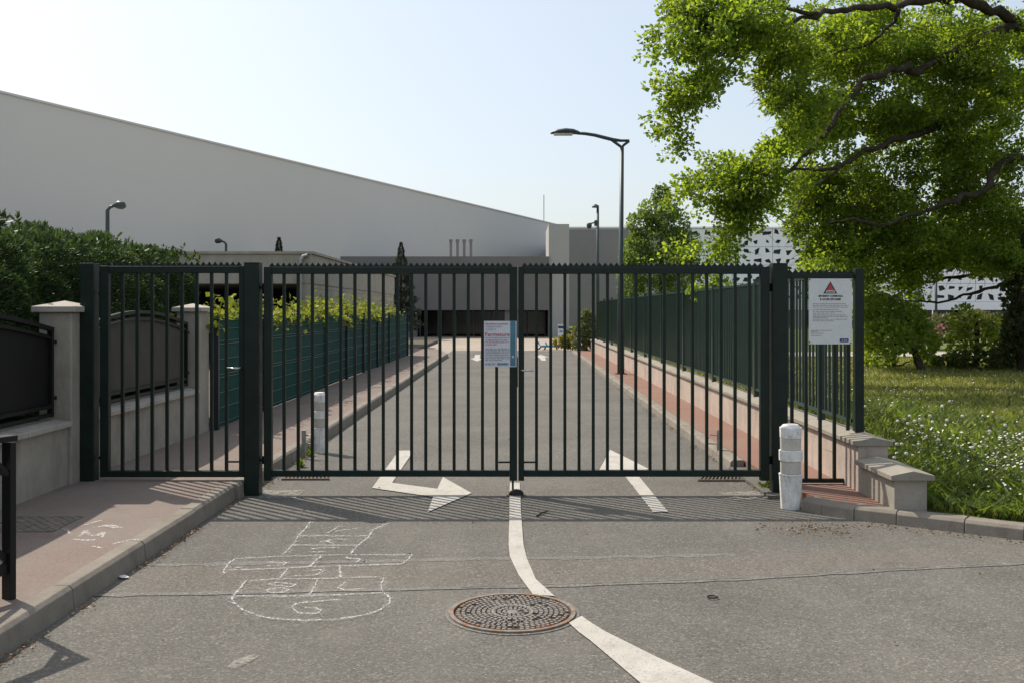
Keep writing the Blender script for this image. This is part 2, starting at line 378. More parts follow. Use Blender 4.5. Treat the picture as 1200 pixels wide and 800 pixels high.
def kerb(name, pts, h, wd, right, label, z0=-.02, length=1.0):
    """pts: front edge line; stones laid end to end"""
    root = part(name, MB().box(0,.01,0,.01,-.06,-.05), M['kerb'], None, (pts[0].x, pts[0].y, -.05), kind='structure'); root['label'] = label
    i = 0
    for a, b in zip(pts[:-1], pts[1:]):
        L = (b-a).length; n = max(1, round(L/length)); d = (b-a)/n
        for k in range(n):
            p0 = a+d*k; p1 = a+d*(k+1); u = d.normalized()
            rt = Vector((u.y, -u.x, 0)) if right else Vector((-u.y, u.x, 0))
            hh = h + random.uniform(-.004, .004); off = random.uniform(-.004, .004)
            prof = [(off, z0), (off+.012, hh-.022), (off+.034, hh), (off+wd, hh), (off+wd, z0)]
            part('kerbstone', MB().extr(prof, p0+u*.003, p1-u*.003, rt), M['kerb'], root, bevel=.004); i += 1
    return root
kerb('left_kerb', [Vector((LX-.015, y, 0)) for y in (1.2, GY-.22)] , .13, .125, False, 'grey concrete kerb of the left pavement')
kerb('left_kerb_beyond_gate', [Vector((LX+.01, GY-.2, 0)), Vector((LX+.05, 34, 0)), Vector((LX-.5, 37.5, 0)), Vector((LX-2.4, 39.5, 0))], .13, .125, False, 'grey kerb running on behind the gate on the left', length=1.0)
kerb('right_kerb', [Vector((RX, 9.9, 0)), Vector((RX-.02, 37, 0)), Vector((RX+.5, 39.3, 0))], .10, .15, True, 'pale kerb running along the red pavement behind the gate')
kc = [G(938,597), G(962,603), G(1000,609), G(1050,615), G(1130,624.5), G(1200,633), G(1420,660)]
kerb('right_kerb_corner', kc, .10, .16, False, 'grey kerb turning the corner below the lawn', length=1.0)
part('left_pavement', MB().prism([(-2.475,1.2),(-2.47,GY-.2),(-2.45,GY),(-2.42,34),(-2.95,37.6),(-4.8,39.4),(-9,39.4),(-9,32),(-3.9,32),(-3.9,1.2)], -.02, .125), M['red_asphalt'], kind='structure')
part('garden_ground', MB().box(-40,-3.9,-5,50,-.02,.10), M['soil'], kind='structure')
part('right_pavement', MB().prism([(2.47,7.90),(2.36,8.3),(2.33,9.9),(2.31,37),(2.9,39.2),(2.95,39.2),(2.95,7.3),(2.86,7.44)], -.02, .092), M['red_pavement'], kind='structure')
part('right_pavement_ramp', MB().box(2.16,2.345,8.35,9.9,-.02,.03), M['asphalt'], kind='structure')

# chalk and paint
def ground_poly(pts, z): return MB().quad([(p.x, p.y, z) for p in pts])
def sheet(name, mb, mat, label, cat, group=None):
    return tag(part(name, mb, mat), label, cat, group)
PZ = .0075
sheet('turn_arrow', ground_poly([G(*p) for p in ((467.5,528),(482,528),(481,534),(459.5,566),(512.5,573),(519,559),(552.5,578),(501,600.5),(507.5,582.5),(436,572))], PZ), M['paint'], 'white painted arrow bent towards the gate middle, left lane', 'road marking')
sheet('straight_arrow', ground_poly([G(*p) for p in ((715,527),(761,550),(743,551.5),(783,600),(765,600),(728,552.5),(702,551.5))], PZ), M['paint'], 'white painted straight arrow under the right gate leaf', 'road marking')
sheet('far_arrow', ground_poly([G(*p) for p in ((551,420),(559,423.5),(566,420.5),(562,420),(563,415.5),(557,415.5),(555.5,419.5))], PZ), M['paint'], 'small white arrow pointing towards the gate, far down the road', 'road marking')
sheet('far_arrow', ground_poly([G(*p) for p in ((625.5,419),(633,415.5),(644,418.5),(638.5,418.5),(640,422.5),(635,422.5),(631.5,419)) ], PZ), M['paint'], 'small white arrow pointing away from the gate, far down the road', 'road marking')
ll = [G(*p) for p in ((597.5,566),(597,582),(597,600),(596,639),(597.5,653),(608,675),(624.5,697.5))]
rl = [G(*p) for p in ((609,566),(610,582),(610.5,600),(613.5,639),(617.5,655),(628,679.5),(650,699.5))]
mb = MB()
for i in range(len(ll)-1): mb.quad([(p.x, p.y, .009) for p in (ll[i], rl[i], rl[i+1], ll[i+1])])
sheet('centre_line', mb, M['paint'], 'white line curving from the gate middle to the manhole cover', 'road marking')
ll = [G(*p) for p in ((666.5,730.5),(679,742),(692,751.5),(722,777),(749,800),(775,822),(830,868))]
rl = [G(*p) for p in ((681.5,722.4),(695,732),(710,741),(770,771),(830,798.5),(880,823),(985,872))]
mb = MB()
for i in range(len(ll)-1): mb.quad([(p.x, p.y, PZ) for p in (ll[i], rl[i], rl[i+1], ll[i+1])])
sheet('centre_line', mb, M['paint'], 'white line widening away from the manhole cover across open asphalt', 'road marking')
# hopscotch in chalk
Zc = lambda x, y: G(240+x/4, 590+y/4)
strokes = [[(495,85),(480,110),(440,150),(425,180),(390,220),(360,243)], [(440,153),(770,153)], [(410,197),(720,198)], [(860,92),(790,125),(765,160),(715,200),(685,238)],
 [(140,262),(350,250),(600,243),(970,242),(960,258),(930,283)], [(140,262),(105,290),(88,320),(95,332)], [(100,315),(270,310),(480,300),(650,295),(925,286)], [(545,248),(490,298)],
 [(632,292),(640,350)], [(388,308),(355,352)], [(195,365),(350,356),(600,354),(820,346)], [(195,365),(165,400),(135,435)], [(530,360),(512,395),(490,432)], [(838,350),(825,385),(830,415),(870,445),(868,470),(810,508),(720,532),(600,547),(470,553),(350,547),(250,532),(180,502),(135,470),(128,440)],
 [(135,437),(400,437),(600,432),(830,422)], [(300,380),(345,372),(430,382),(400,394),(330,386),(300,380)], [(300,405),(360,398),(395,408),(370,420),(310,420),(285,412),(300,405)], [(660,370),(625,398),(650,408),(745,402)],
 [(305,275),(330,282),(385,280),(370,290),(290,292)], [(665,252),(672,260),(735,262),(708,278)], [(490,318),(540,312),(552,322),(520,338),(405,343)], [(640,452),(430,470),(408,490),(440,518),(530,518),(545,505),(520,492),(470,492)],
 [(635,106),(575,140)], [(720,118),(610,132)], [(500,215),(540,210),(630,207)], [(490,228),(570,230)], [(540,183),(600,170),(670,170)], [(560,175),(605,190)], [(145,303),(170,303)]]
chz = thing('chalk_hopscotch', 'hopscotch grid drawn in white chalk on the asphalt', 'chalk drawing', G(370,672))
for i, st in enumerate(strokes):
    part('chalk_stroke', ribbon([Zc(*p) for p in st], .0105, .0082+.0001*(i % 7), 6, .004, .5, 20+i), M['chalk'], chz)
    part('chalk_smear', ribbon([Zc(*p) for p in st], .05, .0065+.0002*(i % 7), 5, .012, .8, 120+i), M['chalk_dust'], chz)
chz = thing('chalk_scribble', 'white chalk scribble on the red pavement in front of the side gate', 'chalk drawing', G(110,622,.125))
Zd = lambda x, y: G(x/4, 600+y/4, .125)
for i, st in enumerate([[(340,125),(400,130),(450,128)], [(370,115),(405,85),(410,100),(440,110),(480,95)], [(440,70),(520,60),(570,72)], [(460,110),(490,90),(475,118)], [(530,150),(600,130),(660,128)], [(330,100),(300,75)], [(400,60),(470,38)], [(430,160),(480,168)], [(480,60),(540,75)]]):
    part('chalk_stroke', ribbon([Zd(*p) for p in st], .022, .1275+.0002*i, 6, .006, .5, 70+i), M['chalk'], chz)
sheet('concrete_pad', ground_poly([G(*p) for p in ((310,574.5),(358,574.5),(346,584),(305,584))], .006), M['pad'], 'pale worn concrete patch at the foot of the broad gate post', 'patch')
sheet('concrete_pad', ground_poly([G(*p) for p in ((842,577),(900,575),(906,584),(860,586))], .006), M['pad'], 'pale worn concrete patch between drain grate and white bollard', 'patch')
sheet('chalk_smudge', ground_poly([G(*p) for p in ((266,782),(275,775),(297,767),(304,769),(290,778),(276,784))], .006), M['pad'], 'faint pale smudge on asphalt away from the hopscotch', 'stain')

# ---------------------------------------------------------------- gates
def bar_mesh(w, d, h): return MB().box(-w/2, w/2, -d/2, d/2, 0, h).mesh('bar')
PX = lambda px, Y=GY: (px-VX)*Y/F
PZz = lambda py, Y=GY: H-(py-HY)*Y/F
def spike_strip(x0, x1, z, y, pitch=.05, hh=.028):
    mb = MB(); n = int((x1-x0)/pitch); p = (x1-x0)/n
    mb.box(x0, x1, y-.002, y+.002, z, z+.012)
    for i in range(n):
        a = x0+i*p; k = len(mb.v)
        mb.v += [(a+.003,y-.0019,z+.012),(a+p-.003,y-.0019,z+.012),(a+p/2,y-.0019,z+.012+hh),(a+.003,y+.0019,z+.012),(a+p-.003,y+.0019,z+.012),(a+p/2,y+.0019,z+.012+hh)]
        mb.f += [(k,k+1,k+2),(k+5,k+4,k+3),(k,k+2,k+5,k+3),(k+1,k+4,k+5,k+2)]
    return mb
def gate_leaf(name, label, xl, xr, sl, sr, ztop, zbot, bars, handle=None, ext=0):
    y = GY; t = thing(name, label, 'gate', ((xl+xr)/2, y, 0))
    part('stile', MB().box(xl, xl+sl, y-.03, y+.03, zbot-ext, ztop), M['gate'], t, bevel=.004)
    part('stile', MB().box(xr-sr, xr, y-.03, y+.03, zbot-ext, ztop), M['gate'], t, bevel=.004)
    part('top_rail', MB().box(xl+sl+.0005, xr-sr-.0005, y-.0285, y+.0285, ztop-.062, ztop-.002), M['gate'], t, bevel=.004)
    part('bottom_rail', MB().box(xl+sl+.0005, xr-sr-.0005, y-.0285, y+.0285, zbot, zbot+.055), M['gate'], t, bevel=.004)
    bm = bar_mesh(.026, .026, ztop-zbot-.118)
    for x in bars: part('bar', bm, M['gate'], t, (x, y, zbot+.0555))
    part('spike_strip', spike_strip(xl+sl*.6, xr-sr*.6, ztop-.002, y), M['gate'], t)
    return t
zt, zb = PZz(313), PZz(557.5)
lead = lambda a, b, n: [a+(b-a)*(i+1)/(n+1) for i in range(n)]
sg = gate_leaf('side_gate', 'narrow dark green barred pedestrian gate over the red pavement', PX(118.5), PX(287), .075, .045, PZz(312), PZz(558), [PX(143.7+17.4*i) for i in range(8)])
gl = gate_leaf('vehicle_gate_leaf', 'left leaf of wide dark green barred gate, paper notice taped on', PX(310), PX(606), .068, .066, zt, zb, [PX(333+16.6*i) for i in range(16)], ext=.035)
gr = gate_leaf('vehicle_gate_leaf', 'right leaf of wide dark green barred gate, steel lever handle', PX(607.5), PX(901), .05, .08, zt, zb, [PX(628.7+16.62*i) for i in range(16)], ext=.035)
# locks, handles, bolts, hinges
part('lock_case', MB().box(PX(607.6), PX(613), GY-.036, GY-.0305, PZz(452), PZz(416)), M['gate'], gr, bevel=.002)
part('lever_handle', MB().tube([(PX(611), GY-.036, PZz(433)), (PX(611), GY-.085, PZz(433)), (PX(613), GY-.095, PZz(433)), (PX(625), GY-.095, PZz(433.5))], .008, 8), M['chrome'], gr, smooth=True)
part('lever_handle', MB().tube([(PX(283.5), GY-.03, PZz(430.5)), (PX(283.5), GY-.08, PZz(430.5)), (PX(281), GY-.09, PZz(430.5)), (PX(269.5), GY-.09, PZz(430.5))], .009, 8), M['chrome'], sg, smooth=True)
part('lock_case', MB().box(PX(281.5), PX(287), GY-.036, GY-.0305, PZz(448), PZz(424)), M['gate'], sg, bevel=.002)
part('lock_strike', MB().box(PX(603.5), PX(606.9), GY-.012, GY+.012, PZz(453), PZz(418)), M['gate'], gl)
part('bolt_bracket', MB().box(PX(584), PX(598), GY-.006, GY+.006, PZz(542), PZz(540)), M['gate'], gl)
part('bolt_bracket', MB().box(PX(613.5), PX(627.5), GY-.006, GY+.006, PZz(542), PZz(540)), M['gate'], gr)
part('drop_bolt', MB().tube([(PX(601), GY, .03), (PX(601), GY, zb+.02)], .009, 8), M['gate'], gl)
part('bolt_bracket', MB().box(PX(268), PX(282), GY-.006, GY+.006, PZz(541.5), PZz(539.5)), M['gate'], sg)
for (g, x, zs) in ((sg, PX(117.6), (1.75, .32)), (gl, PX(308), (1.8, .3)), (gr, PX(902.4), (1.8, .3))):
    for z in zs: part('hinge', MB().tube([(x-.018, GY+.01, z), (x+.018, GY+.01, z)], .012, 8).tube([(x, GY+.01, z-.035), (x, GY+.01, z+.035)], .01, 8), M['gate'], g)
def gate_post(label, x0, x1, ztop, zbase, d=.13):
    t = thing('gate_post', label, 'gate post', ((x0+x1)/2, GY, zbase))
    part('post', MB().box(x0, x1, GY-d/2, GY+d/2, zbase-.02, ztop), M['gate'], t, bevel=.006)
    part('cap', MB().box(x0-.002, x1+.002, GY-d/2-.002, GY+d/2+.002, ztop+.0005, ztop+.008), M['gate'], t, bevel=.003)
    return t
gate_post('square dark green post standing against the rendered pillar', PX(97), PX(113), PZz(310), .125, .12)
gate_post('square dark green post between side gate and vehicle gate', PX(288), PX(305.5), PZz(309), 0)
gate_post('square dark green post beside the white banded bollard', PX(903.5), PX(921), PZz(310), 0)
# fixed panel with end post
t = thing('fixed_panel', 'dark green barred infill panel with slim end post carrying the sign', 'fence panel', (PX(960), GY, .1))
part('top_rail', MB().box(PX(921.5), PX(1000.5), GY-.02, GY+.02, PZz(326.5), PZz(321)), M['gate'], t, bevel=.003)
part('bottom_rail', MB().box(PX(921.5), PX(990), GY-.02, GY+.02, .105, .14), M['gate'], t, bevel=.003)
part('end_post', MB().box(PX(1001), PX(1011), GY-.037, GY+.037, .55, PZz(315)), M['gate'], t, bevel=.004)
part('spike_strip', spike_strip(PX(921.5), PX(1000.5), PZz(321), GY), M['gate'], t)
bm1 = bar_mesh(.026, .026, PZz(326.5)-.14); bm2 = bar_mesh(.026, .026, PZz(326.5)-.56)
for px in (928, 944.5, 961, 977.7): part('bar', bm1, M['gate'], t, (PX(px), GY, .14))
part('bar', bm2, M['gate'], t, (PX(993.5), GY, .56))
# ground stop for the bolt
t = thing('gate_stop', 'small domed black ground stop under the gate middle', 'gate stop', G(605,580))
p = G(605,580)
part('dome', MB().lathe((p.x,p.y,.002), [(.068,0),(.066,.015),(.055,.035),(.035,.048),(.012,.053)], 18), M['black_metal'], t, smooth=True)
part('base_plate', MB().lathe((p.x,p.y,.0), [(.085,-.01),(.085,.008)], 18), M['drain'], t)
def hold_stop(px, py, side, label):
    p = G(px, py); t = thing('gate_holder', label, 'gate holder', p)
    part('stake', MB().box(p.x-.022, p.x+.022, p.y-.018, p.y+.018, -.05, .31), M['galv'], t, bevel=.003)
    part('latch', MB().tube([(p.x, p.y, .25), (p.x+side*.10, p.y-.01, .26), (p.x+side*.12, p.y-.01, .22)], .008, 6).tube([(p.x, p.y, .16), (p.x+side*.12, p.y, .165)], .008, 6), M['galv'], t)
hold_stop(356, 537, 1, 'grey steel gate holder stake next to the bollard behind the gate')
hold_stop(842.5, 537, -1, 'grey steel gate holder stake by the red pavement kerb')

# text helpers
def text_mesh(txt, size, align='CENTER', bold=0):
    c = bpy.data.curves.new('t', 'FONT'); c.body = txt; c.size = size; c.align_x = align; c.align_y = 'CENTER'; c.offset = bold; c.resolution_u = 2
    o = bpy.data.objects.new('t', c); C.objects.link(o)
    me = bpy.data.meshes.new_from_object(o.evaluated_get(bpy.context.evaluated_depsgraph_get()))
    bpy.data.objects.remove(o); me.transform(Matrix.Rotation(R(90), 4, 'X')); me.materials.clear(); return me
def fit(me, wd):
    xs = [v.co.x for v in me.vertices]; k = wd/(max(xs)-min(xs)); me.transform(Matrix.Diagonal((k, 1, 1, 1))); return me
def lines(x0, rows, y, hh, seed, gap=True):
    rr = random.Random(seed); mb = MB()
    for (z, x1) in rows:
        x = x0
        while x < x1:
            wl = rr.uniform(.010, .034); e = min(x+wl, x1); mb.quad([(x,y,z-hh/2),(e,y,z-hh/2),(e,y,z+hh/2),(x,y,z+hh/2)]); x = e + .006
    return mb
# security sign
X0, X1, Z0, Z1 = PX(946.5), PX(997), PZz(403), PZz(326.8); sy = GY-.03
t = thing('notice_sign', 'grey white notice sign with red triangle hung on the fixed panel', 'sign', ((X0+X1)/2, sy, Z0))
part('plate', MB().box(X0, X1, sy-.004, sy, Z0, Z1), M['sign'], t, bevel=.001)
sx = lambda u: X0 + (u-93)/(512-93)*(X1-X0); sz = lambda v: Z1 - (v-98)/(738-98)*(Z1-Z0)
tri = lambda pts, y: MB().quad([(sx(u), y, sz(v)) for u, v in pts])
part('triangle_border', tri([(232,245),(368,245),(301,127)], sy-.0055), M['ink'], t)
part('triangle_white', tri([(252,236),(350,236),(301,148)], sy-.007), M['sign'], t)
part('triangle_red', tri([(264,213),(338,213),(301,150)], sy-.0085), M['red'], t)
part('triangle_caption', fit(text_mesh('SÉCURITÉ', .012, bold=.0004), sx(338)-sx(264)), M['ink'], t, (sx(301), sy-.0085, sz(226)))
part('heading', fit(text_mesh('BÂTIMENT COMMUNAL', .022, bold=.0008), sx(424)-sx(186)), M['ink'], t, (sx(305), sy-.006, sz(270)))
part('heading', fit(text_mesh('À ACCÈS SÉCURISÉ', .022, bold=.0008), sx(402)-sx(198)), M['ink'], t, (sx(300), sy-.006, sz(302)))
part('body_text', lines(sx(132), [(sz(v), sx(e)) for v, e in ((345,455),(362,478),(379,468),(402,385),(421,415),(438,350),(456,455),(470,470),(481,270),(497,460),(513,340))], sy-.006, .0045, 3), M['greyink'], t, kind='stuff')
part('body_text', lines(sx(114), [(sz(v), sx(e)) for v, e in ((605,315),(618,185),(634,233),(655,212))], sy-.006, .0045, 4), M['greyink'], t, kind='stuff')
part('logo_box', MB().quad([(sx(392),sy-.006,sz(718)),(sx(477),sy-.006,sz(718)),(sx(477),sy-.006,sz(683)),(sx(392),sy-.006,sz(683))]), M['navy'], t)
part('logo_mark', MB().quad([(sx(410),sy-.0075,sz(706)),(sx(422),sy-.0075,sz(706)),(sx(416),sy-.0075,sz(694))]).quad([(sx(428),sy-.0075,sz(704)),(sx(464),sy-.0075,sz(704)),(sx(464),sy-.0075,sz(698)),(sx(428),sy-.0075,sz(698))]), M['sign'], t)
for (u, v) in ((102,108),(502,114),(98,720),(498,728)):
    part('screw', MB().tube([(sx(u), sy-.0075, sz(v)), (sx(u), sy-.004, sz(v))], .006, 8), M['ink'], t)
# closing notice
X0, X1, Z0, Z1 = PX(567.3), PX(605.3), PZz(429.3), PZz(376.2); sy = GY-.034
t = thing('closure_notice', 'white paper closure notice with red heading and teal edge', 'notice', ((X0+X1)/2, sy, Z0))
px_ = lambda u: X0 + (u-83)/(516-83)*(X1-X0); pz_ = lambda v: Z1 - (v-72)/(676-72)*(Z1-Z0)
mb = MB(); n = 12
wav = lambda u: .004*math.sin(u*6.2)
for i in range(n):
    a, b = i/n, (i+1)/n
    xa, xb = X0+(X1-X0)*a, X0+(X1-X0)*b
    mb.quad([(xa,sy+.0035+wav(a)*.4,Z0),(xb,sy+.0035+wav(b)*.4,Z0),(xb,sy+.0035+wav(b)*.4,Z1),(xa,sy+.0035+wav(a)*.4,Z1)])
part('sheet', mb, M['paper'], t)
ty = sy-.001
part('teal_band', MB().quad([(px_(433),ty,pz_(664)),(px_(503),ty,pz_(664)),(px_(503),ty,pz_(74)),(px_(433),ty,pz_(74))]), M['teal'], t)
part('band_mark', MB().quad([(px_(452),ty-.001,pz_(532)),(px_(484),ty-.001,pz_(532)),(px_(468),ty-.001,pz_(562))]), M['paper'], t)
part('headline', fit(text_mesh('Fermeture', .05, bold=.0004), px_(422)-px_(100)), M['redtext'], t, (px_(261), ty, pz_(250)))
part('top_line', fit(text_mesh('Informations importantes', .02, bold=.0004), px_(402)-px_(98)), M['redtext'], t, (px_(250), ty, pz_(110)))
part('top_line', fit(text_mesh('CORONAVIRUS', .02), px_(318)-px_(104)), M['greyink'], t, (px_(211), ty, pz_(148)))
part('top_line', fit(text_mesh('COVID-19', .02), px_(240)-px_(104)), M['greyink'], t, (px_(172), ty, pz_(183)))
part('red_text', lines(px_(102), [(pz_(v), px_(e)) for v, e in ((325,405),(352,415),(382,262))], ty, .0055, 8), M['redtext'], t, kind='stuff')
part('body_text', lines(px_(104), [(pz_(v), px_(e)) for v, e in ((294,420),(438,425),(456,422),(475,420),(496,424),(518,420),(542,424),(564,424),(588,320),(632,230),(645,225))], ty, .005, 9), M['greyink'], t, kind='stuff')
part('footer_logos', lines(px_(262), [(pz_(v), px_(e)) for v, e in ((628,410),(638,400),(648,410))], ty, .006, 10), M['teal'], t, kind='stuff')

# ---------------------------------------------------------------- bollards
def bollard(px, py, label, s=1.0):
    p = G(px, py); t = thing('bollard', label, 'bollard', p, 'bollards flanking the gate')
    def seg(nm, r0, r1, z0, z1, m, k=16, bev=.006):
        mb = MB().lathe((p.x, p.y, 0), [(r0*s, z0), (r1*s, z1)], k); part(nm, mb, M[m], t, bevel=bev, smooth=False)
    seg('base', .077, .092, -.02, .268, 'bol_white', 12)
    seg('rim', .094, .094, .2685, .285, 'bol_white', 14, .003)
    seg('neck', .082, .082, .2855, .385, 'bol_grey', 18)
    seg('band', .092, .094, .3855, .475, 'bol_white', 12)
    seg('neck', .082, .084, .4755, .57, 'bol_grey', 18)
    seg('head', .087, .089, .5705, .66, 'bol_white', 10)
    seg('cap', .078, .060, .6605, .682, 'bol_white', 12, .004)
    part('reflector', MB().tube([(p.x-.01, p.y-.089*s, .615), (p.x-.01, p.y-.094*s, .615)], .03, 14), M['bol_white'], t)
bollard(926.5, 595, 'stubby white banded bollard in front of the gate post')
bollard(374.5, 530, 'white banded bollard behind the gate on the left kerb', .88)

# ---------------------------------------------------------------- drains, manhole, small ground things
def grate(pts, label, nb):
    a, b, c, d = [G(*p) for p in pts]; ctr = (a+b+c+d)/4
    t = thing('drain_grate', label, 'drain', ctr)
    part('pit_shade', MB().quad([Vector((p.x, p.y, .003)) for p in (a,b,c,d)]), M['dark'], t)  # flat near-black sheet stands for the shaded drop below the slats
    for i in range(nb):
        u0, u1 = i/nb+.0, i/nb+.45/nb
        pp = [a.lerp(b, u0), a.lerp(b, u1), d.lerp(c, u1), d.lerp(c, u0)]
        part('slat', MB().prism([(p.x+(.03 if k > 1 else 0), p.y) for k, p in enumerate(pp)], .004, .016), M['drain'], t)
    part('frame', MB().beam(a+Vector((0,0,.008)), b+Vector((0,0,.008)), .03, .016).beam(d+Vector((0,0,.008)), c+Vector((0,0,.008)), .03, .016), M['drain'], t)
grate([(818,563.5),(873,563.5),(868,556.5),(822,556.5)], 'rusty iron drain grate beside the right kerb', 12)
grate([(330,562),(386,562),(384,556),(336,556)], 'rusty iron drain grate beside the left kerb', 12)
# inspection plate in the pavement
a = [G(x, y, .125) for x, y in ((-25,623),(62,623),(98,605),(15,605))]
t = thing('chequer_plate', 'rusty chequer inspection plate set in the shaded pavement', 'inspection cover', sum(a, Vector())/4)
part('plate', MB().prism([(p.x, p.y) for p in a], .1255, .131), M['chequer'], t)
mb = MB(); nx, ny = 14, 12
for i in range(nx):
    for j in range(ny):
        u, v = (i+.5)/nx, (j+.5)/ny; c = a[0].lerp(a[1], u).lerp(a[3].lerp(a[2], u), v); sgn = 1 if (i+j) % 2 else -1
        mb.beam((c.x-.018, c.y-sgn*.014, .132), (c.x+.018, c.y+sgn*.014, .132), .012, .005)
part('tread', mb, M['chequer'], t, kind='stuff')
# manhole
mc = G(600.5, 718.3); Rm = .334
t = thing('manhole_cover', 'round rusty cast iron manhole cover with raised tread blocks', 'manhole cover', mc)
def ring(r0, r1, z0, z1, k=64):
    mb = MB(); n = 0
    for (r, z) in ((r0,z0),(r0,z1),(r1,z1),(r1,z0)):
        for j in range(k): mb.v.append((mc.x+r*math.cos(2*math.pi*j/k), mc.y+r*math.sin(2*math.pi*j/k), z))
    for a_ in range(3):
        for j in range(k): mb.f.append((a_*k+j, a_*k+(j+1)%k, (a_+1)*k+(j+1)%k, (a_+1)*k+j))
    return mb
part('frame_ring', ring(Rm-.022, Rm, -.01, .014), M['iron'], t)
part('cover_plate', MB().lathe((mc.x, mc.y, 0), [(Rm-.022, -.01), (Rm-.022, .003)], 64), M['iron_dark'], t)
mb = MB()
def blk(r0, r1, t0, t1, z=.013):
    n = len(mb.v)
    P = [(r0,t0),(r1,t0),(r1,t1),(r0,t1)]
    for zz in (.0, z): mb.v.extend([(mc.x+r*math.cos(q_), mc.y+r*math.sin(q_), zz) for r, q_ in P])
    mb.f.extend([tuple(n+4+i for i in range(4))] + [(n+i, n+(i+1)%4, n+4+(i+1)%4, n+4+i) for i in range(4)])
r = .305; k_ = 0
while r > .03:
    dr = .027; nb = max(6, int(2*math.pi*r/.031))
    ro_ = random.random()
    for j in range(nb):
        w_ = 2*math.pi/nb; o_ = ro_*w_
        if random.random() < .05: continue
        jt = random.uniform(-.003, .003); blk(r-dr+random.uniform(0, .003), r-.0065-random.uniform(0, .003), j*w_+o_+(.011+jt)/r*.5, (j+1)*w_+o_-(.011-jt)/r*.5)
    r -= dr; k_ += 1
part('tread_blocks', mb, M['iron'], t, kind='stuff')
part('centre_boss', MB().lathe((mc.x, mc.y, 0), [(.03, 0), (.03, .012), (.02, .014)], 20), M['iron'], t)
part('keyhole_ring', ring(.10, .112, .0, .0145), M['iron'], t)
part('surround', ring(Rm+.001, Rm+.022, -.01, .0045), M['seal'], t)
# twig and ring on the road
p = G(634,601)
tag(part('twig', MB().tube([G(629,604,.008), G(634,600.5,.012), G(643,598,.012)], [.006,.007,.004], 6), M['bark']), 'short dark twig lying in the gate shadow', 'twig')
c_ = G(835,701); pts = [(c_.x+.028*math.cos(a_), c_.y+.022*math.sin(a_), .011) for a_ in np.linspace(0, 2*math.pi, 15)]
tag(part('metal_ring', MB().tube(pts, .004, 6), M['black_metal']), 'small dark metal ring lying on open asphalt', 'ring')
tag(part('paper_scrap', MB().quad([G(137,674,.012),G(146,672.5,.02),G(152,675.5,.012),G(143,676.5,.016)]).mesh('s'), M['bol_white']), 'white paper scrap in the gutter of the left kerb', 'litter')

# ---------------------------------------------------------------- street barrier at left
bp = G(10.5, 701, .125); dr_ = Vector((-.41, -.91, 0)).normalized()
t = thing('street_barrier', 'black steel street barrier with flat top rail at kerb edge', 'barrier', bp)
for k in (0, 1.35):
    b = bp + dr_*k
    part('post', MB().beam(b+Vector((0,0,-.03)), b+Vector((0,0,.80)), .065, .035, tuple(dr_)), M['black_metal'], t, bevel=.003)
T_ = Vector((0,0,.825))
part('top_rail', MB().beam(bp+T_-dr_*.02, bp+dr_*1.4+T_, .085, .03), M['black_metal'], t, bevel=.004)
part('gusset', MB().beam(bp+Vector((0,0,.64))+dr_*.02, bp+dr_*.17+Vector((0,0,.81)), .05, .02), M['black_metal'], t)
part('gusset', MB().beam(bp+dr_*1.33+Vector((0,0,.64)), bp+dr_*1.18+Vector((0,0,.81)), .05, .02), M['black_metal'], t)
part('lower_rail', MB().beam(bp+Vector((0,0,.16)), bp+dr_*1.35+Vector((0,0,.16)), .03, .06), M['black_metal'], t)
part('cross_brace', MB().beam(bp+Vector((0,0,.19)), bp+dr_*.67+Vector((0,0,.80)), .02, .035).beam(bp+dr_*.67+Vector((0,0,.80)), bp+dr_*1.35+Vector((0,0,.19)), .02, .035), M['black_metal'], t)

# ---------------------------------------------------------------- left boundary wall
WX = -3.80
t = thing('boundary_wall', 'low grey rendered garden wall with coping and capped pillars', 'wall', (WX, 8.4, .1))
def pillar(y0, y1):
    x1 = WX+.03; x0 = x1-.28
    b = part('pillar', MB().box(x0, x1, y0, y1, .08, 1.585), M['render'], t, bevel=.012)
    cx, cy = (x0+x1)/2, (y0+y1)/2; a_, c_ = .185, .225; mb = MB()
    mb.v += [(cx+i*a_, cy+j*c_, z) for z in (1.5855, 1.635) for i, j in ((-1,-1),(1,-1),(1,1),(-1,1))] + [(cx, cy, 1.685)]
    mb.f += [(3,2,1,0),(0,1,5,4),(1,2,6,5),(2,3,7,6),(3,0,4,7),(4,5,8),(5,6,8),(6,7,8),(7,4,8)]
    part('pillar_cap', mb, M['cap'], b, bevel=.006)
pillar(8.35, 8.71); pillar(11.75, 12.11); pillar(4.95, 5.31)
def lowwall(y0, y1, n):
    part('wall_body', MB().box(WX-.24, WX, y0, y1, .05, .62), M['render'], t)
    for i in range(n):
        a_, b_ = y0+(y1-y0)*i/n, y0+(y1-y0)*(i+1)/n
        part('coping_stone', MB().extr([(-.28,.6205),(-.28,.665),(-.12,.685),(.045,.665),(.045,.6205)], (WX, a_+.003, 0), (WX, b_-.003, 0), (1,0,0)), M['cap'], t, bevel=.005)
lowwall(5.315, 8.345, 4); lowwall(8.715, 11.745, 4)
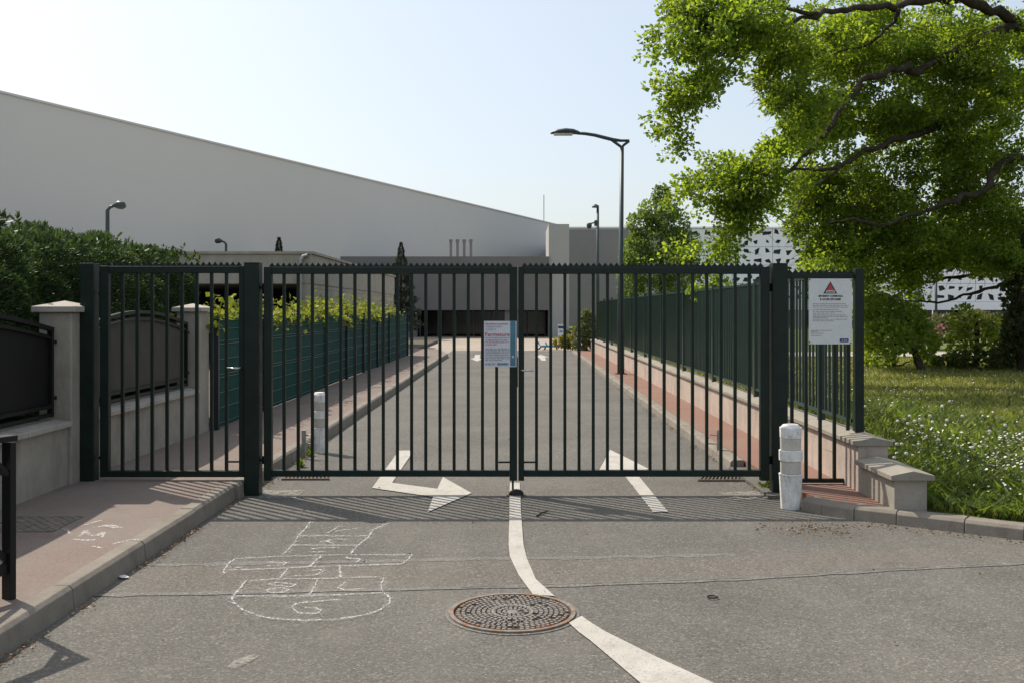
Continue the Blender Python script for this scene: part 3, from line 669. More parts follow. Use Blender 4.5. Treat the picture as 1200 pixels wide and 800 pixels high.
def black_panel(y0, y1, label, sm='black_sheet'):
    X = WX-.10; ym = (y0+y1)/2; t = thing('panel_fence', label, 'fence', (X, ym, .7))
    top = lambda y: 1.44 + .145*math.cos((y-ym)/(y1-y0)*math.pi)
    n = 16; ys = [y0+(y1-y0)*i/n for i in range(n+1)]; mb = MB()
    for a_, b_ in zip(ys[:-1], ys[1:]): mb.quad([(X-.012,a_,.80),(X-.012,b_,.80),(X-.012,b_,top(b_)-.05),(X-.012,a_,top(a_)-.05)])
    part('sheet', mb, M[sm], t)
    for i in range(n): pass
    mb = MB()
    for a_, b_ in zip(ys[:-1], ys[1:]): mb.beam((X, a_, top(a_)), (X, b_, top(b_)), .045, .035)
    part('top_rail', mb, M['black_metal'], t)
    mb = MB()
    for a_, b_ in zip(ys[:-1], ys[1:]): mb.beam((X, a_, top(a_)-.075), (X, b_, top(b_)-.075), .03, .025)
    part('upper_rail', mb, M['black_metal'], t)
    for z in (.73, .80): part('bottom_rail', MB().beam((X, y0, z), (X, y1, z), .035, .03), M['black_metal'], t)
    for y in (y0+.02, y1-.02): part('side_stile', MB().beam((X, y, .71), (X, y, top(y)), .04, .04), M['black_metal'], t)
    for y, e in ((y0, -1), (y1, 1)):
        for z in (.85, 1.32): part('fixing', MB().box(X-.015, X+.015, min(y, y+e*.06), max(y, y+e*.06), z, z+.03), M['black_metal'], t)
black_panel(5.39, 8.27, 'black metal fence panel on the wall beside the street barrier')
black_panel(8.80, 11.66, 'black arched metal fence panel seen through the side gate', 'backlit_sheet')

# ---------------------------------------------------------------- green screened fence on the left
t = thing('screen_fence', 'dark green screened mesh fence along the left pavement', 'fence', (-3.72, 12, .12))
fx = lambda y: -3.73 + (y-12)*.0075
ys = [12.18+2.26*i for i in range(10)]
pm = MB().box(-.03,.03,-.03,.03,0,1.42).mesh('post')
for i, y in enumerate(ys):
    part('post', pm, M['post_blue'], t, (fx(y)+.03, y, .12))
    if i == len(ys)-1: break
    y1 = ys[i+1]; dz = random.uniform(-.012, .012)
    sc_ = part('screen_panel', MB().beam((fx(y), y+.035, .81+dz), (fx(y1), y1-.035, .81+dz), .012, 1.36), M['screen'], t)
    for z in (.18,.37,.56,.75,.79,.98,1.17,1.21,1.36,1.47):
        part('wire', MB().beam((fx(y)+.016, y+.03, z+dz), (fx(y1)+.016, y1-.03, z+dz), .009, .007), M['wire'], sc_)

# ---------------------------------------------------------------- right wall
t = thing('low_wall', 'low pink rendered wall with grey coping, stepped down at its end', 'wall', (2.97, 8, .09))
part('wall_body', MB().box(2.87, 3.12, 8.2, 37, .05, .475), M['pink'], t)
cp = lambda zb_, ov: [(-ov,zb_),(-ov,zb_+.038),(.125,zb_+.072),(.25+ov,zb_+.038),(.25+ov,zb_)]
for i in range(29):
    a_ = 8.17+i*1.0
    part('coping_stone', MB().extr(cp(.4755,.035), (2.87,a_+.003,0), (2.87,a_+.997,0), (1,0,0)), M['cap_r'], t, bevel=.004)
part('wall_step', MB().box(2.872, 3.118, 7.42, 8.195, .05, .325), M['render'], t)
part('coping_stone', MB().extr(cp(.3255,.04), (2.87,7.37,0), (2.87,8.165,0), (1,0,0)), M['cap_r'], t, bevel=.004)
# ---------------------------------------------------------------- right fence
FX = 2.985
t = thing('barred_fence', 'long dark green barred fence on the low pink wall', 'fence', (FX, 20, .54))
ys = [8.62, 9.55] + [9.55+2.57*i for i in range(1, 11)]
pm = MB().box(-.03,.03,-.03,.03,0,1.43).mesh('post'); bm = MB().box(-.011,.011,-.011,.011,0,1.26).mesh('bar')
cm = MB().box(-.034,.034,-.034,.034,0,.02).mesh('post_cap')
for i, y in enumerate(ys):
    if i:
        o = part('post', pm, M['fence_green'], t, (FX, y, .535)); part('post_cap', cm, M['fence_green'], o, (FX, y, 1.9655))
    if i == len(ys)-1: break
    y0, y1 = y+.0305, ys[i+1]-.0305
    part('top_rail', MB().box(FX-.02, FX+.02, y0, y1, 1.91, 1.94), M['fence_green'], t)
    part('bottom_rail', MB().box(FX-.02, FX+.02, y0, y1, .62, .65), M['fence_green'], t)
    n = max(3, round((y1-y0)/.112))
    for k in range(1, n): part('bar', bm, M['fence_green'], t, (FX, y0+(y1-y0)*k/n, .65))

# ---------------------------------------------------------------- buildings
# garage
t = thing('concrete_garage', 'flat roofed concrete garage with block side wall and dark opening', 'building', (-8, 27, .1))
part('roof_fascia', MB().box(-15, -5.5, 26.6, 45, 2.32, 3.13), M['garage'], t, bevel=.02)
part('roof_edge', MB().box(-15.05, -5.45, 26.55, 45.05, 3.131, 3.2), M['garage'], t)
part('corner_column', MB().box(-5.86, -5.52, 26.62, 26.98, .05, 2.319), M['garage'], t)
part('side_wall', MB().box(-5.72, -5.53, 26.985, 44.9, .05, 2.319), M['blocks'], t)
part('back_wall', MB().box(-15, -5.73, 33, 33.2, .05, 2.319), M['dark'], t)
part('left_wall', MB().box(-14.98, -14.8, 26.62, 33, .05, 2.319), M['garage'], t)
part('downpipe', MB().tube([(-5.78, 26.50, 2.95), (-5.78, 26.50, .1)], .05, 10).tube([(-5.78, 26.50, 2.95), (-5.72, 26.52, 3.06), (-5.6, 26.55, 3.1)], .055, 10), M['galv'], t)
# hall
A_, B_ = Vector((-25.6, 23.6, 0)), Vector((5.2, 98.6, 0))
dd = (B_-A_).normalized(); nn = Vector((-dd.y, dd.x, 0))
t = thing('grey_hall', 'huge plain pale grey hall with long straight roofline', 'building', A_)
poly = [A_, B_, B_+nn*45, A_+nn*45]
part('wall', MB().prism([(p.x, p.y) for p in poly], -.1, 9.96), M['hall'], t)
ov = [A_-nn*.06-dd*.06, B_-nn*.06+dd*.06, B_+nn*45, A_+nn*45]
part('roof_edge', MB().prism([(p.x, p.y) for p in ov], 9.961, 10.05), M['hall'], t)
ap = AT(645, 251, 95); part('antenna', MB().tube([(ap.x-.6, ap.y+1, 10.05), (ap.x-.6, ap.y+1, 12.9)], .035, 6), M['lamp_paint'], t)
# annex
t = thing('grey_annex', 'low dark grey annex with shadowed ground floor before the hall', 'building', (-4, 60, 0))
part('upper_wall', MB().box(-11.5, 2.1, 60, 66, 1.62, 4.9), M['annex'], t)
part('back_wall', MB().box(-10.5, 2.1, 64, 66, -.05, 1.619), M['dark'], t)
part('side_wall', MB().box(-11.4, -9.6, 60.1, 64, -.05, 1.619), M['annex'], t)
part('pillar', MB().box(-.6, .5, 60.2, 60.9, -.05, 1.619), M['annex'], t)
part('pillar', MB().box(-6.9, -6.0, 60.2, 60.9, -.05, 1.619), M['annex'], t)
for i in range(10): part('glazing', MB().box(-9.5+1.15*i, -8.42+1.15*i, 63.4, 63.43, .06, 1.55), M['glass'], t)
for i in range(11): part('mullion', MB().box(-9.585+1.15*i, -9.505+1.15*i, 63.35, 63.45, -.05, 1.6), M['hall_dark'], t)
part('pale_pilaster', MB().box(2.101, 3.35, 60.2, 66, -.05, 6.9), M['pilaster'], t)
for i in range(4): part('roof_vent', MB().tube([(-4+.42*i, 61.5, 4.9), (-4+.42*i, 61.5, 5.95)], .09, 10).tube([(-4+.42*i, 61.5, 5.9), (-4+.42*i, 61.5, 6.05)], .13, 10), M['hall_dark'], t)
# perforated building
BY = 75.0
t = thing('perforated_building', 'white building clad in panels with jagged perforations above dark glazing', 'building', (20, BY, 0))
part('core', MB().box(4.06, 60, BY+.5, BY+20, 2.9, 7.85), M['clad_void'], t)
part('dark_end_wall', MB().box(4.05, 13.5, BY-.05, BY+.45, -.05, 7.8), M['hall_dark'], t)
part('parapet', MB().box(4.0, 60, BY-.12, BY+.49, 7.86, 7.98), M['white_clad'], t)
part('fascia', MB().box(13.51, 60, BY-.1, BY+.49, 1.64, 2.25), M['white_clad'], t)
part('plinth', MB().box(13.6, 60, BY+1.2, BY+3, -.05, .45), M['hall_dark'], t)
for i in range(12): part('glazing', MB().box(13.6+3.8*i, 17.3+3.8*i, BY+1.4, BY+1.45, .4501, 2.9), M['glass'], t)
for i in range(7): part('column', MB().box(15+6.5*i, 15.5+6.5*i, BY+.2, BY+.6, -.05, 1.639), M['pilaster'], t)
rr = random.Random(11)
rows = [2.256, 3.655, 5.055, 6.455, 7.855]; pw = 3.1; ncol = 15
for r_ in range(4):
    z0, z1 = rows[r_]+.012, rows[r_+1]-.012
    for c_i in range(ncol):
        x0, x1 = 13.52+c_i*pw+.012, 13.52+(c_i+1)*pw-.012; mb = MB(); nx, nz = 4, 2
        gx = [[x0+(x1-x0)*i/nx + (rr.uniform(-.14,.14) if 0 < i < nx else 0) for i in range(nx+1)] for j in range(nz+1)]
        gz = [[z0+(z1-z0)*j/nz + (rr.uniform(-.12,.12) if 0 < j < nz else 0) for i in range(nx+1)] for j in range(nz+1)]
        for i in range(nx):
            for j in range(nz):
                c4 = [(gx[j][i],gz[j][i]),(gx[j][i+1],gz[j][i+1]),(gx[j+1][i+1],gz[j+1][i+1]),(gx[j+1][i],gz[j+1][i])]
                cx, cz = sum(p[0] for p in c4)/4, sum(p[1] for p in c4)/4; inn = []
                wide, tall = rr.choice([(.9,.35),(.35,.9),(.75,.75),(.9,.6),(.45,.4),(.95,.3),(.3,.95),(.25,.25)])
                sk = rr.uniform(-.35,.35)
                hw_, hz_ = (c4[1][0]-c4[0][0])*.46, (c4[3][1]-c4[0][1])*.46
                phi = rr.uniform(0, math.pi); asp = rr.uniform(.34, .62); sz_ = rr.choice([.6, 1.1, 1.2, 1.3, 1.35]); cx += rr.uniform(-.07, .07); cz += rr.uniform(-.06, .06)
                for k in range(4):
                    an = R(-135+90*k+rr.uniform(-34, 34)); u_ = an-phi
                    r_e = sz_*asp/math.hypot(asp*math.cos(u_), math.sin(u_))*rr.uniform(.8, 1.15)
                    ex, ez = math.cos(an)*r_e, math.sin(an)*r_e; mx_ = max(abs(ex), abs(ez), .92)/.92
                    inn.append((cx+ex/mx_*hw_, cz+ez/mx_*hz_))
                n = len(mb.v)
                mb.v += [(p[0], BY, p[1]) for p in c4] + [(p[0], BY, p[1]) for p in inn] + [(p[0], BY+.1, p[1]) for p in inn]
                for k in range(4):
                    k2 = (k+1) % 4; mb.f += [(n+k, n+k2, n+4+k2, n+4+k), (n+4+k, n+4+k2, n+8+k2, n+8+k)]
        part('cladding_panel', mb, M['white_clad'], t)
part('backing', MB().box(13.52, 60, BY+.25, BY+.45, 2.26, 7.85), M['clad_void'], t)
part('soffit', MB().box(13.52, 60, BY-.05, BY+20, 2.252, 2.2585), M['hall_dark'], t)

# ---------------------------------------------------------------- lamps and poles
LY = 23.5; bx = 2.545
t = thing('street_lamp', 'tall dark street lamp with curved arm behind the right gate leaf', 'street lamp', (bx, LY, .09))
L_ = lambda px, py: AT(px, py, LY)
part('pole', MB().tube([(bx, LY, .05), (bx, LY, 2.4), (bx, LY, 2.45), (bx+.03, LY, L_(728,172).z)], [.085,.08,.06,.045], 14), M['lamp_paint'], t, smooth=True)
part('base_plate', MB().box(bx-.13, bx+.13, LY-.13, LY+.13, .088, .11), M['lamp_paint'], t)
arm = [L_(737.5,165), L_(728,165.2), L_(718,164), L_(708,161.5), L_(697,158.7), L_(686,157), L_(676,156.3)]
part('arm', MB().tube(arm, [.03,.035,.045,.045,.042,.04,.038], 10), M['lamp_paint'], t, smooth=True)
part('bracket', MB().tube([L_(728,172.5), L_(737.3,165.6)], .032, 8).tube([L_(728,172.5), L_(717,164.5)], .034, 8), M['lamp_paint'], t)
hd = [L_(679,156.5), L_(672,155.5), L_(663,155), L_(654,155.3), L_(648,156.2), L_(645,157)]
mb = MB(); hw = [.06,.15,.19,.17,.11,.03]; hh_ = [.05,.085,.09,.07,.05,.02]; k = 12
for p, w_, h_ in zip(hd, hw, hh_):
    for j in range(k):
        a_ = 2*math.pi*j/k; mb.v.append((p.x, p.y+w_*math.cos(a_), p.z+h_*math.sin(a_)*(1 if math.sin(a_) > 0 else .5)))
for i in range(len(hd)-1):
    for j in range(k): mb.f.append((i*k+j, i*k+(j+1)%k, (i+1)*k+(j+1)%k, (i+1)*k+j))
mb.f += [tuple(range(k)), tuple(range((len(hd)-1)*k, len(hd)*k))]
hob = part('lamp_head', mb, M['lamp_paint'], t, smooth=True)
c_ = L_(660, 157.2); part('lamp_glass', MB().box(c_.x-.22, c_.x+.22, LY-.1, LY+.1, c_.z-.03, c_.z+.005), M['sign'], hob)
# cctv pole
CY = 45.0; Q = lambda px, py: AT(px, py, CY); bx = Q(700.5, 300).x
t = thing('camera_pole', 'slim dark pole with small lamp and security camera', 'camera pole', (bx, CY, 0))
part('pole', MB().tube([(bx, CY, 0), (bx, CY, Q(700,241).z)], [.09,.06], 10), M['lamp_paint'], t, smooth=True)
part('lamp_shade', MB().lathe((Q(697.5,0).x, CY, Q(0,243.5).z), [(.16,0),(.14,.07),(.06,.14),(.02,.16)], 14).tube([(bx, CY, Q(0,241).z), (Q(697.5,0).x, CY, Q(0,240).z)], .03, 6), M['lamp_paint'], t)
part('control_box', MB().box(Q(696.5,0).x, bx-.03, CY-.12, CY+.12, Q(0,265).z, Q(0,258.5).z), M['lamp_paint'], t, bevel=.02)
part('bracket', MB().beam(Q(697,261), Q(689,263), .06, .06), M['lamp_paint'], t)
part('camera_dome', MB().lathe((Q(690.5,0).x, CY, Q(0,268.5).z), [(.03,0),(.1,.05),(.12,.12),(.12,.24),(.05,.28)], 14), M['lamp_paint'], t, smooth=True)
def small_lamp(px, ptop, Y, side, label, headpx=16):
    x = AT(px, 0, Y).x; z = AT(0, ptop, Y).z; t = thing('lamp_post', label, 'street lamp', (x, Y, 0)); e = headpx*Y/F*side
    part('pole', MB().tube([(x, Y, 0), (x, Y, z-.1), (x+e*.15, Y, z), (x+e*.4, Y, z+.05)], [.08,.06,.05,.045], 10), M['lamp_paint'], t, smooth=True)
    part('lamp_head', MB().tube([(x+e*.35, Y, z+.05), (x+e*.6, Y, z+.07), (x+e*.9, Y, z+.04), (x+e, Y, z)], [.05,.13,.12,.04], 10), M['lamp_paint'], t, smooth=True)
small_lamp(126, 243, 30, 1, 'grey lamp post rising behind the dark hedge', 21)
small_lamp(265, 284, 48, -1, 'grey lamp post rising behind the concrete garage', 13)
# thin poles beyond the lawn
for px, y0, Y, lb in ((1097, 318, 38, 'slim dark pole beyond the lawn under the oak branch'), (1076, 322, 34, 'dark post beyond the lawn at the rhododendron edge')):
    p = AT(px, y0, Y); tt = thing('sign_post', lb, 'post', (p.x, Y, .4)); part('pole', MB().tube([(p.x, Y, .3), (p.x, Y, p.z)], [.06,.045], 8), M['lamp_paint'], tt, smooth=True); part('cap', MB().lathe((p.x, Y, p.z), [(.05,0),(.03,.04)], 8), M['lamp_paint'], tt)
# info sign and blue bench far down the road
Y = 43.5; a_, b_ = AT(653.8, 380, Y), AT(660.8, 396, Y)
t = thing('info_sign', 'small blue and white panel sign beside the far bush', 'sign', (b_.x, Y, 0))
part('panel', MB().box(a_.x, b_.x, Y-.02, Y+.02, b_.z, a_.z), M['sign'], t)
part('blue_band', MB().box(a_.x+.01, b_.x-.01, Y-.026, Y-.0205, AT(0,385,Y).z, AT(0,382,Y).z), M['navy'], t)
part('blue_mark', MB().box(a_.x+.06, b_.x-.06, Y-.026, Y-.0205, AT(0,389.5,Y).z, AT(0,387.5,Y).z), M['blue'], t)
for x in (a_.x+.05, b_.x-.05): part('leg', MB().box(x-.025, x+.025, Y-.0195, Y+.0195, -.03, b_.z-.001), M['lamp_paint'], t)
Y = 41.2; U = lambda px, py: AT(px, py, Y)
t = thing('blue_bench', 'low bright blue bench with splayed uprights past the road end', 'bench', (U(643,0).x, Y, 0))
part('seat', MB().box(U(633,0).x, U(655,0).x, Y-.25, Y+.25, U(0,406.5).z, U(0,404.3).z), M['blue'], t, bevel=.02)
part('backrest', MB().beam(U(632,404), U(630.5,400), .5, .05, (1,0,0)), M['blue'], t)
part('backrest', MB().beam(U(641,404.5), U(639,400.8), .5, .05, (1,0,0)), M['blue'], t)
for a, b in ((630.5, 633.5), (638, 639), (652.5, 652)): part('leg', MB().beam(Vector((U(a,0).x, Y-.15, -.03)), Vector((U(b,0).x, Y-.15, U(0,406.4).z)), .05, .06), M['lamp_paint'], t)

# ---------------------------------------------------------------- foliage
def unit(v): return v/np.maximum(np.linalg.norm(v, axis=1, keepdims=True), 1e-9)
def leaves(name, P, D, L, mat, parent=None, wid=.42, fold=.25, kind=None):
    n = len(P); D = unit(D); A = unit(np.cross(D, rng.normal(size=(n, 3)))); B = np.cross(D, A); L = np.asarray(L).reshape(-1, 1)*np.ones((n, 1))
    mid = P + D*L*.5 + B*L*fold*.5
    V = np.empty((n, 4, 3), np.float32); V[:,0] = P; V[:,1] = mid + A*L*wid; V[:,2] = P + D*L; V[:,3] = mid - A*L*wid
    i = np.arange(n)*4
    Fc = np.concatenate([np.stack([i, i+1, i+2], 1), np.stack([i, i+2, i+3], 1)])
    return part(name, np_mesh(name, V.reshape(-1, 3), Fc), mat, parent, kind=kind)
def ball(n): return unit(rng.normal(size=(n, 3)))*rng.random((n, 1))**(1/3)
def blobs_points(blobs, per, shell=.5):
    """blobs: centre, radii ; returns points with outward direction"""
    P, D = [], []
    for c, r, k in blobs:
        m = int(per*k); d = unit(rng.normal(size=(m, 3))); q_ = rng.random((m, 1))**(1/3)*(1-shell)+shell*(1-rng.random((m, 1))**2*.5)
        P.append(np.array(c)+d*q_*np.array(r)); D.append(d)
    return np.concatenate(P), np.concatenate(D)

# skeleton helper: join cluster centres to the nearest branch
class Skel:
    def __init__(s): s.mb = MB(); s.nodes = []; s.rad = []
    def limb(s, pts, rads, k=10, sub=5, thin=1.0):
        P = []; Rr = []
        pts = [Vector(p) for p in pts]
        for i in range(len(pts)-1):
            p0, p1, p2, p3 = pts[max(i-1,0)], pts[i], pts[i+1], pts[min(i+2, len(pts)-1)]
            for j in range(sub):
                t = j/sub
                q_ = .5*((2*p1)+(p2-p0)*t+(2*p0-5*p1+4*p2-p3)*t*t+(3*p1-p0-3*p2+p3)*t**3)
                rr_ = rads[i]*(1-t)+rads[i+1]*t; P.append(q_ + Vector(rng.normal(size=3)*rr_*.22)); Rr.append(rr_*(1+.12*rng.normal()))
        P.append(pts[-1]); Rr.append(rads[-1]); Rr = [x*thin for x in Rr]
        s.mb.tube(P, Rr, k); s.nodes += [np.array(p) for p in P]; s.rad += Rr
    def grow(s, targets, r0=.012, maxr=.03):
        T = np.array(targets); Nn = np.array(s.nodes); Rd = np.array(s.rad)
        best = np.full(len(T), 1e9); bi = np.zeros(len(T), int)
        for a in range(len(T)):
            d = np.linalg.norm(Nn - T[a], axis=1); bi[a] = d.argmin(); best[a] = d[bi[a]]
        allN = list(Nn); allR = list(Rd); done = np.zeros(len(T), bool)
        for _ in range(len(T)):
            a = int(np.where(done, 1e9, best).argmin()); done[a] = True
            p0 = allN[bi[a]]; p1 = T[a]; L = best[a]
            ra = min(maxr, allR[bi[a]]*.8, .006+.014*L+r0*.3); m = max(2, min(6, int(L/.18)+1)); pts = []; sag = np.array([0, 0, .10*L])
            for j in range(m+1):
                t = j/m; pts.append(p0*(1-t)+p1*t + sag*math.sin(math.pi*t)*.6 + (rng.normal(size=3)*.035*L if 0 < j < m else 0))
            s.mb.tube(pts, [ra*(1-.6*j/m) for j in range(m+1)], 5, False)
            new = np.array(pts[1:]); k0 = len(allN); allN += list(new); allR += [ra*(1-.6*(j+1)/m) for j in range(m)]
            d = np.linalg.norm(T[:, None, :]-new[None], axis=2); mi = d.argmin(1); md = d[np.arange(len(T)), mi]
            up = md < best; best[up] = md[up]; bi[up] = k0+mi[up]
        return s

# ---- the oak
OK = 1.33
OX, OY = 13.4, 20.6
t = thing('oak_tree', 'large oak with long leafy limbs reaching over the fence and lawn', 'tree', (OX, OY, .4))
sk = Skel()
fork = Vector((OX-.2, OY-.1, 7.4))
sk.limb([(OX,OY,.2),(OX+.05,OY,1.2),(OX-.05,OY,3.2),fork], [.62,.48,.42,.40], 16)
O = lambda px, py, Y: AT(px, py, Y*OK)
sk.limb([fork, O(1195,32,14.6), O(1135,55,14.2), O(1085,78,13.8), O(1050,82,13.6), O(1010,98,13.3), O(985,130,13), O(960,165,12.8), O(930,195,12.6), O(905,220,12.4), O(885,245,12.3), O(878,268,12.2)], [.30,.24,.20,.17,.15,.13,.10,.085,.07,.05,.03,.015], thin=.46)
sk.limb([O(1010,98,13.3), O(985,112,13.2), O(962,125,13.1), O(940,148,13.2), O(925,172,13.2), O(905,195,13.2)], [.10,.09,.07,.05,.035,.02], thin=.46)
sk.limb([O(1195,32,14.6), O(1150,5,14.2), O(1080,2,13.6), O(1040,8,13.2), O(990,10,12.8), O(960,18,12.5), O(930,25,12.3), O(908,32,12.1), O(893,45,12), O(878,60,11.9), O(860,72,11.8), O(850,82,11.7), O(828,97,11.6), O(808,122,11.5), O(795,150,11.4), O(788,165,11.4)], [.26,.2,.16,.14,.12,.1,.085,.075,.06,.05,.04,.034,.028,.02,.013,.008], thin=.46)
sk.limb([O(960,18,12.5), O(925,12,12.1), O(890,5,11.9), O(855,8,11.7), O(820,20,11.6), O(790,38,11.5)], [.07,.06,.045,.035,.025,.012], thin=.46)
sk.limb([O(900,38,12.05), O(893,58,12), O(885,72,12), O(882,85,12)], [.03,.022,.016,.008], thin=.46)
sk.limb([O(1055,12,13.2), O(1045,30,13.4), O(1020,50,13.5), O(1000,58,13.6), O(985,60,13.7), O(965,72,13.9)], [.09,.07,.06,.05,.04,.02], thin=.46)
sk.limb([O(1110,68,14), O(1080,55,14.6), O(1020,30,15.4), O(960,50,16), O(930,80,16.5)], [.12,.1,.08,.06,.03], thin=.46)
sk.limb([fork, (OX-1.6,OY+1.4,6.6), O(1060,160,14.2), O(1035,172,13.9), O(1010,180,13.7), O(990,192,13.5), O(965,200,13.3), O(940,198,13.1), O(918,200,13)], [.26,.2,.15,.12,.1,.085,.07,.05,.03], thin=.46)
sk.limb([O(990,192,13.5), O(975,205,13.3), O(945,225,13.1), O(935,245,13), O(925,262,12.9), O(906,236+15,12.8)], [.06,.045,.035,.028,.02,.012], thin=.46)
sk.limb([(OX-.02,OY,3.4), O(1200,185,14.2), O(1150,225,13.9), O(1100,240,13.7), O(1040,262,13.5), O(1000,258,13.3), O(970,262,13.1)], [.22,.17,.13,.1,.07,.05,.02], thin=.46)
sk.limb([(OX-.0,OY,2.9), O(1230,315,15.8), O(1190,323,16), O(1150,322,16.2), O(1110,326,16.4), O(1080,332,16.6), O(1050,335,16.7), O(1030,322,16.8)], [.22,.16,.12,.10,.08,.06,.045,.02], thin=.46)
sk.limb([O(1190,326,16), O(1160,338,15.8), O(1130,346,15.6), O(1105,354,15.4), O(1080,353,15.3), O(1050,352,15.2), O(1030,345,15.1)], [.09,.075,.06,.05,.04,.03,.015], thin=.46)
sk.limb([fork, (OX-1,OY+1.5,10), (OX-2.5,OY+2.5,13)], [.3,.18,.06], thin=.46); sk.limb([fork, (OX+1,OY-.5,10), (OX+2.3,OY-1,13)], [.3,.18,.06], thin=.46)
sk.limb([fork, (OX+2,OY+.8,9.2), (OX+5,OY+1.5,10)], [.28,.16,.05], thin=.46); sk.limb([fork, (OX-1,OY-1.8,9.6), (OX-1.8,OY-4,11)], [.26,.14,.05], thin=.46)
# cluster targets: photo outline gives direction, limbs give the depth
blobs = [(800,22,30,20,11.2,12,26),(835,30,36,30,11.3,12.3,48),(872,20,40,24,11.5,12.5,40),(815,62,26,20,11.2,12,20),(852,62,28,18,11.4,12.3,20),(908,22,35,20,11.7,13,28),
 (838,98,20,8,11.3,11.8,14),(812,108,14,12,11.2,11.6,14),(798,130,9,12,11.2,11.6,12),(790,150,5,8,11.3,11.5,7),(780,50,12,10,11.2,11.8,7),(905,55,24,12,11.9,12.8,10),(930,45,24,18,12,13.5,16),(912,84,14,14,12,13,6),
 (893,103,18,10,12,12.8,9),(912,122,22,10,12,12.8,14),(942,108,28,22,12.2,13.6,26),(940,80,28,20,12.3,14,20),
 (832,196,10,12,12,12.6,6),(855,213,26,20,12,12.9,26),(885,190,26,18,12,13,22),(912,172,24,14,12.2,13,16),(935,150,24,16,12.3,13.3,20),(852,243,24,14,12,12.8,16),(882,240,26,18,12,13,22),(906,212,26,18,12.2,13.2,24),(858,270,16,12,12,12.7,9),(872,290,9,12,12,12.6,5),(828,224,8,8,12,12.5,4),(842,300,12,22,12.2,12.8,8),(846,326,9,12,12.2,12.8,5),
 (995,55,70,55,13,17.5,150),(1085,50,75,55,13.2,18,150),(1165,70,60,75,13.5,18.5,150),(970,140,46,36,13,17,80),(1050,135,65,40,13.5,18,110),(1140,165,70,55,13.5,18.5,150),(957,215,30,40,13.5,16,44),(1010,225,50,50,14,17.5,100),(1090,245,65,50,13.5,18,130),(1170,260,50,55,13.5,18,110),(966,288,20,28,13.5,15.5,34),(1000,295,36,25,13.8,17,56),(1060,300,50,22,14,17.5,60),(1130,305,50,18,14,17,40),(1185,320,22,30,14,16.5,26),(950,320,18,10,13.5,15,12),(1020,335,24,18,15,17,20),(1075,340,30,8,15.2,16.8,10),(965,255,40,25,14,16,34)]
T, hole = [], [(902,290,30),(926,298,18),(880,300,14),(1058,215,9),(1010,165,14),(1075,120,8),(1065,35,6),(1100,95,8),(905,150,16),(905,262,16),(880,118,22),(922,245,8),(1120,338,30),(1160,345,30),(1035,100,8),(870,165,22),(885,75,8),(1140,120,6)]
for cx, cy, rx, ry, y0, y1, n in blobs:
    big = n >= 34 and y1 > 14; y0 = y0+.7 if big else y0
    for _ in range(max(1, round(n*(1.5 if big else .8)/7))):
        while True:
            a, b = rng.normal(size=2)*.56
            if a*a+b*b < 1.25: break
        c = np.array(O(cx+a*rx, cy+b*ry, y0+max(.5, y1-y0)*.62*rng.random())); tilt = rng.normal(size=2)*.22
        for _ in range(7):                              # flat pads of sprays with air between them
            o = rng.normal(size=3)*(np.array([.30,.30,.07]) if big else np.array([.17,.2,.06])); p = c+o+np.array([0, 0, o[0]*tilt[0]+o[1]*tilt[1]])
            px, py = VX+F*p[0]/p[1], HY-F*(p[2]-H)/p[1]
            if any((px-h[0])**2+(py-h[1])**2 < h[2]**2 for h in hole): continue
            T.append(p)
n_in = len(T)
for _ in range(520):                                   # the rest of the crown, above and beyond the frame
    d = unit(rng.normal(size=(1, 3)))[0]; k = rng.uniform(.55, 1)
    p = np.array([OX+1.2, OY-.6, 9.8]) + d*np.array([7.2, 5.4, 5.0])*k
    u, v = VX+F*p[0]/p[1], HY-F*(p[2]-H)/p[1]
    if u < 1190 and v > -30: continue
    if p[2] < 3.2: continue
    T.append(p)
sk.grow(T)
# each twig end carries a short leafy spray pointing outwards
LP, LD, LS = [], [], []
ctr = np.array([OX, OY, 6.0])
for i, p in enumerate(T):
    d = (p-ctr); d = d/np.linalg.norm(d)*.7 + rng.normal(size=3)*np.array([.7,.7,.45]); d[2] -= .15; d /= np.linalg.norm(d)
    L = rng.uniform(.26, .6); m = 5; pts = [p+d*L*j/m+np.array([0,0,-.10*L*(j/m)**2])+rng.normal(size=3)*.02 for j in range(m+1)]
    sk.mb.tube(pts, [.006*(1-.7*j/m) for j in range(m+1)], 4, False)
    for j in range(m+1):
        pu, pv = VX+F*pts[j][0]/pts[j][1], HY-F*(pts[j][2]-H)/pts[j][1]
        if any((pu-h[0])**2+(pv-h[1])**2 < (.9*h[2])**2 for h in hole): continue
        k = int(rng.integers(9, 17)) if i < n_in else 12
        o = rng.normal(size=(k, 3))*np.array([.064,.064,.05])*(1.25-.5*j/m); LP.append(pts[j]+o); LD.append(unit(o)+d*.5+rng.normal(size=(k, 3))*.45+np.array([0,0,.1])); LS.append(rng.uniform(.045, .10, k)*(1 if i < n_in else 1.3))
wood = part('trunk', sk.mb, M['bark'], t, smooth=True)
leaves('crown', np.concatenate(LP), np.concatenate(LD), np.concatenate(LS), M['oak'], t, .36, .35)

# ---- generic tree of blobs
def bushy(name, label, cat, base, blobs, n, size, mat, trunk=None, wid=.42, shell=.35, dirw=.6, pname='crown', group=None):
    t = thing(name, label, cat, base, group)
    P, D = blobs_points(blobs, n, shell); D = D*dirw + rng.normal(size=D.shape)*.6 + np.array([0,0,.2])
    leaves(pname, P, D, rng.uniform(size*.7, size*1.3, len(P)), mat, t, wid)
    if trunk:
        s = Skel(); s.limb(trunk[0], trunk[1], 8, 4)
        tg = [np.array(c)+ball(1)[0]*np.array(r)*.8 for c, r, k in blobs for _ in range(3)]
        s.grow(tg, maxr=.02); part('trunk', s.mb, M['bark'], t)
    return t
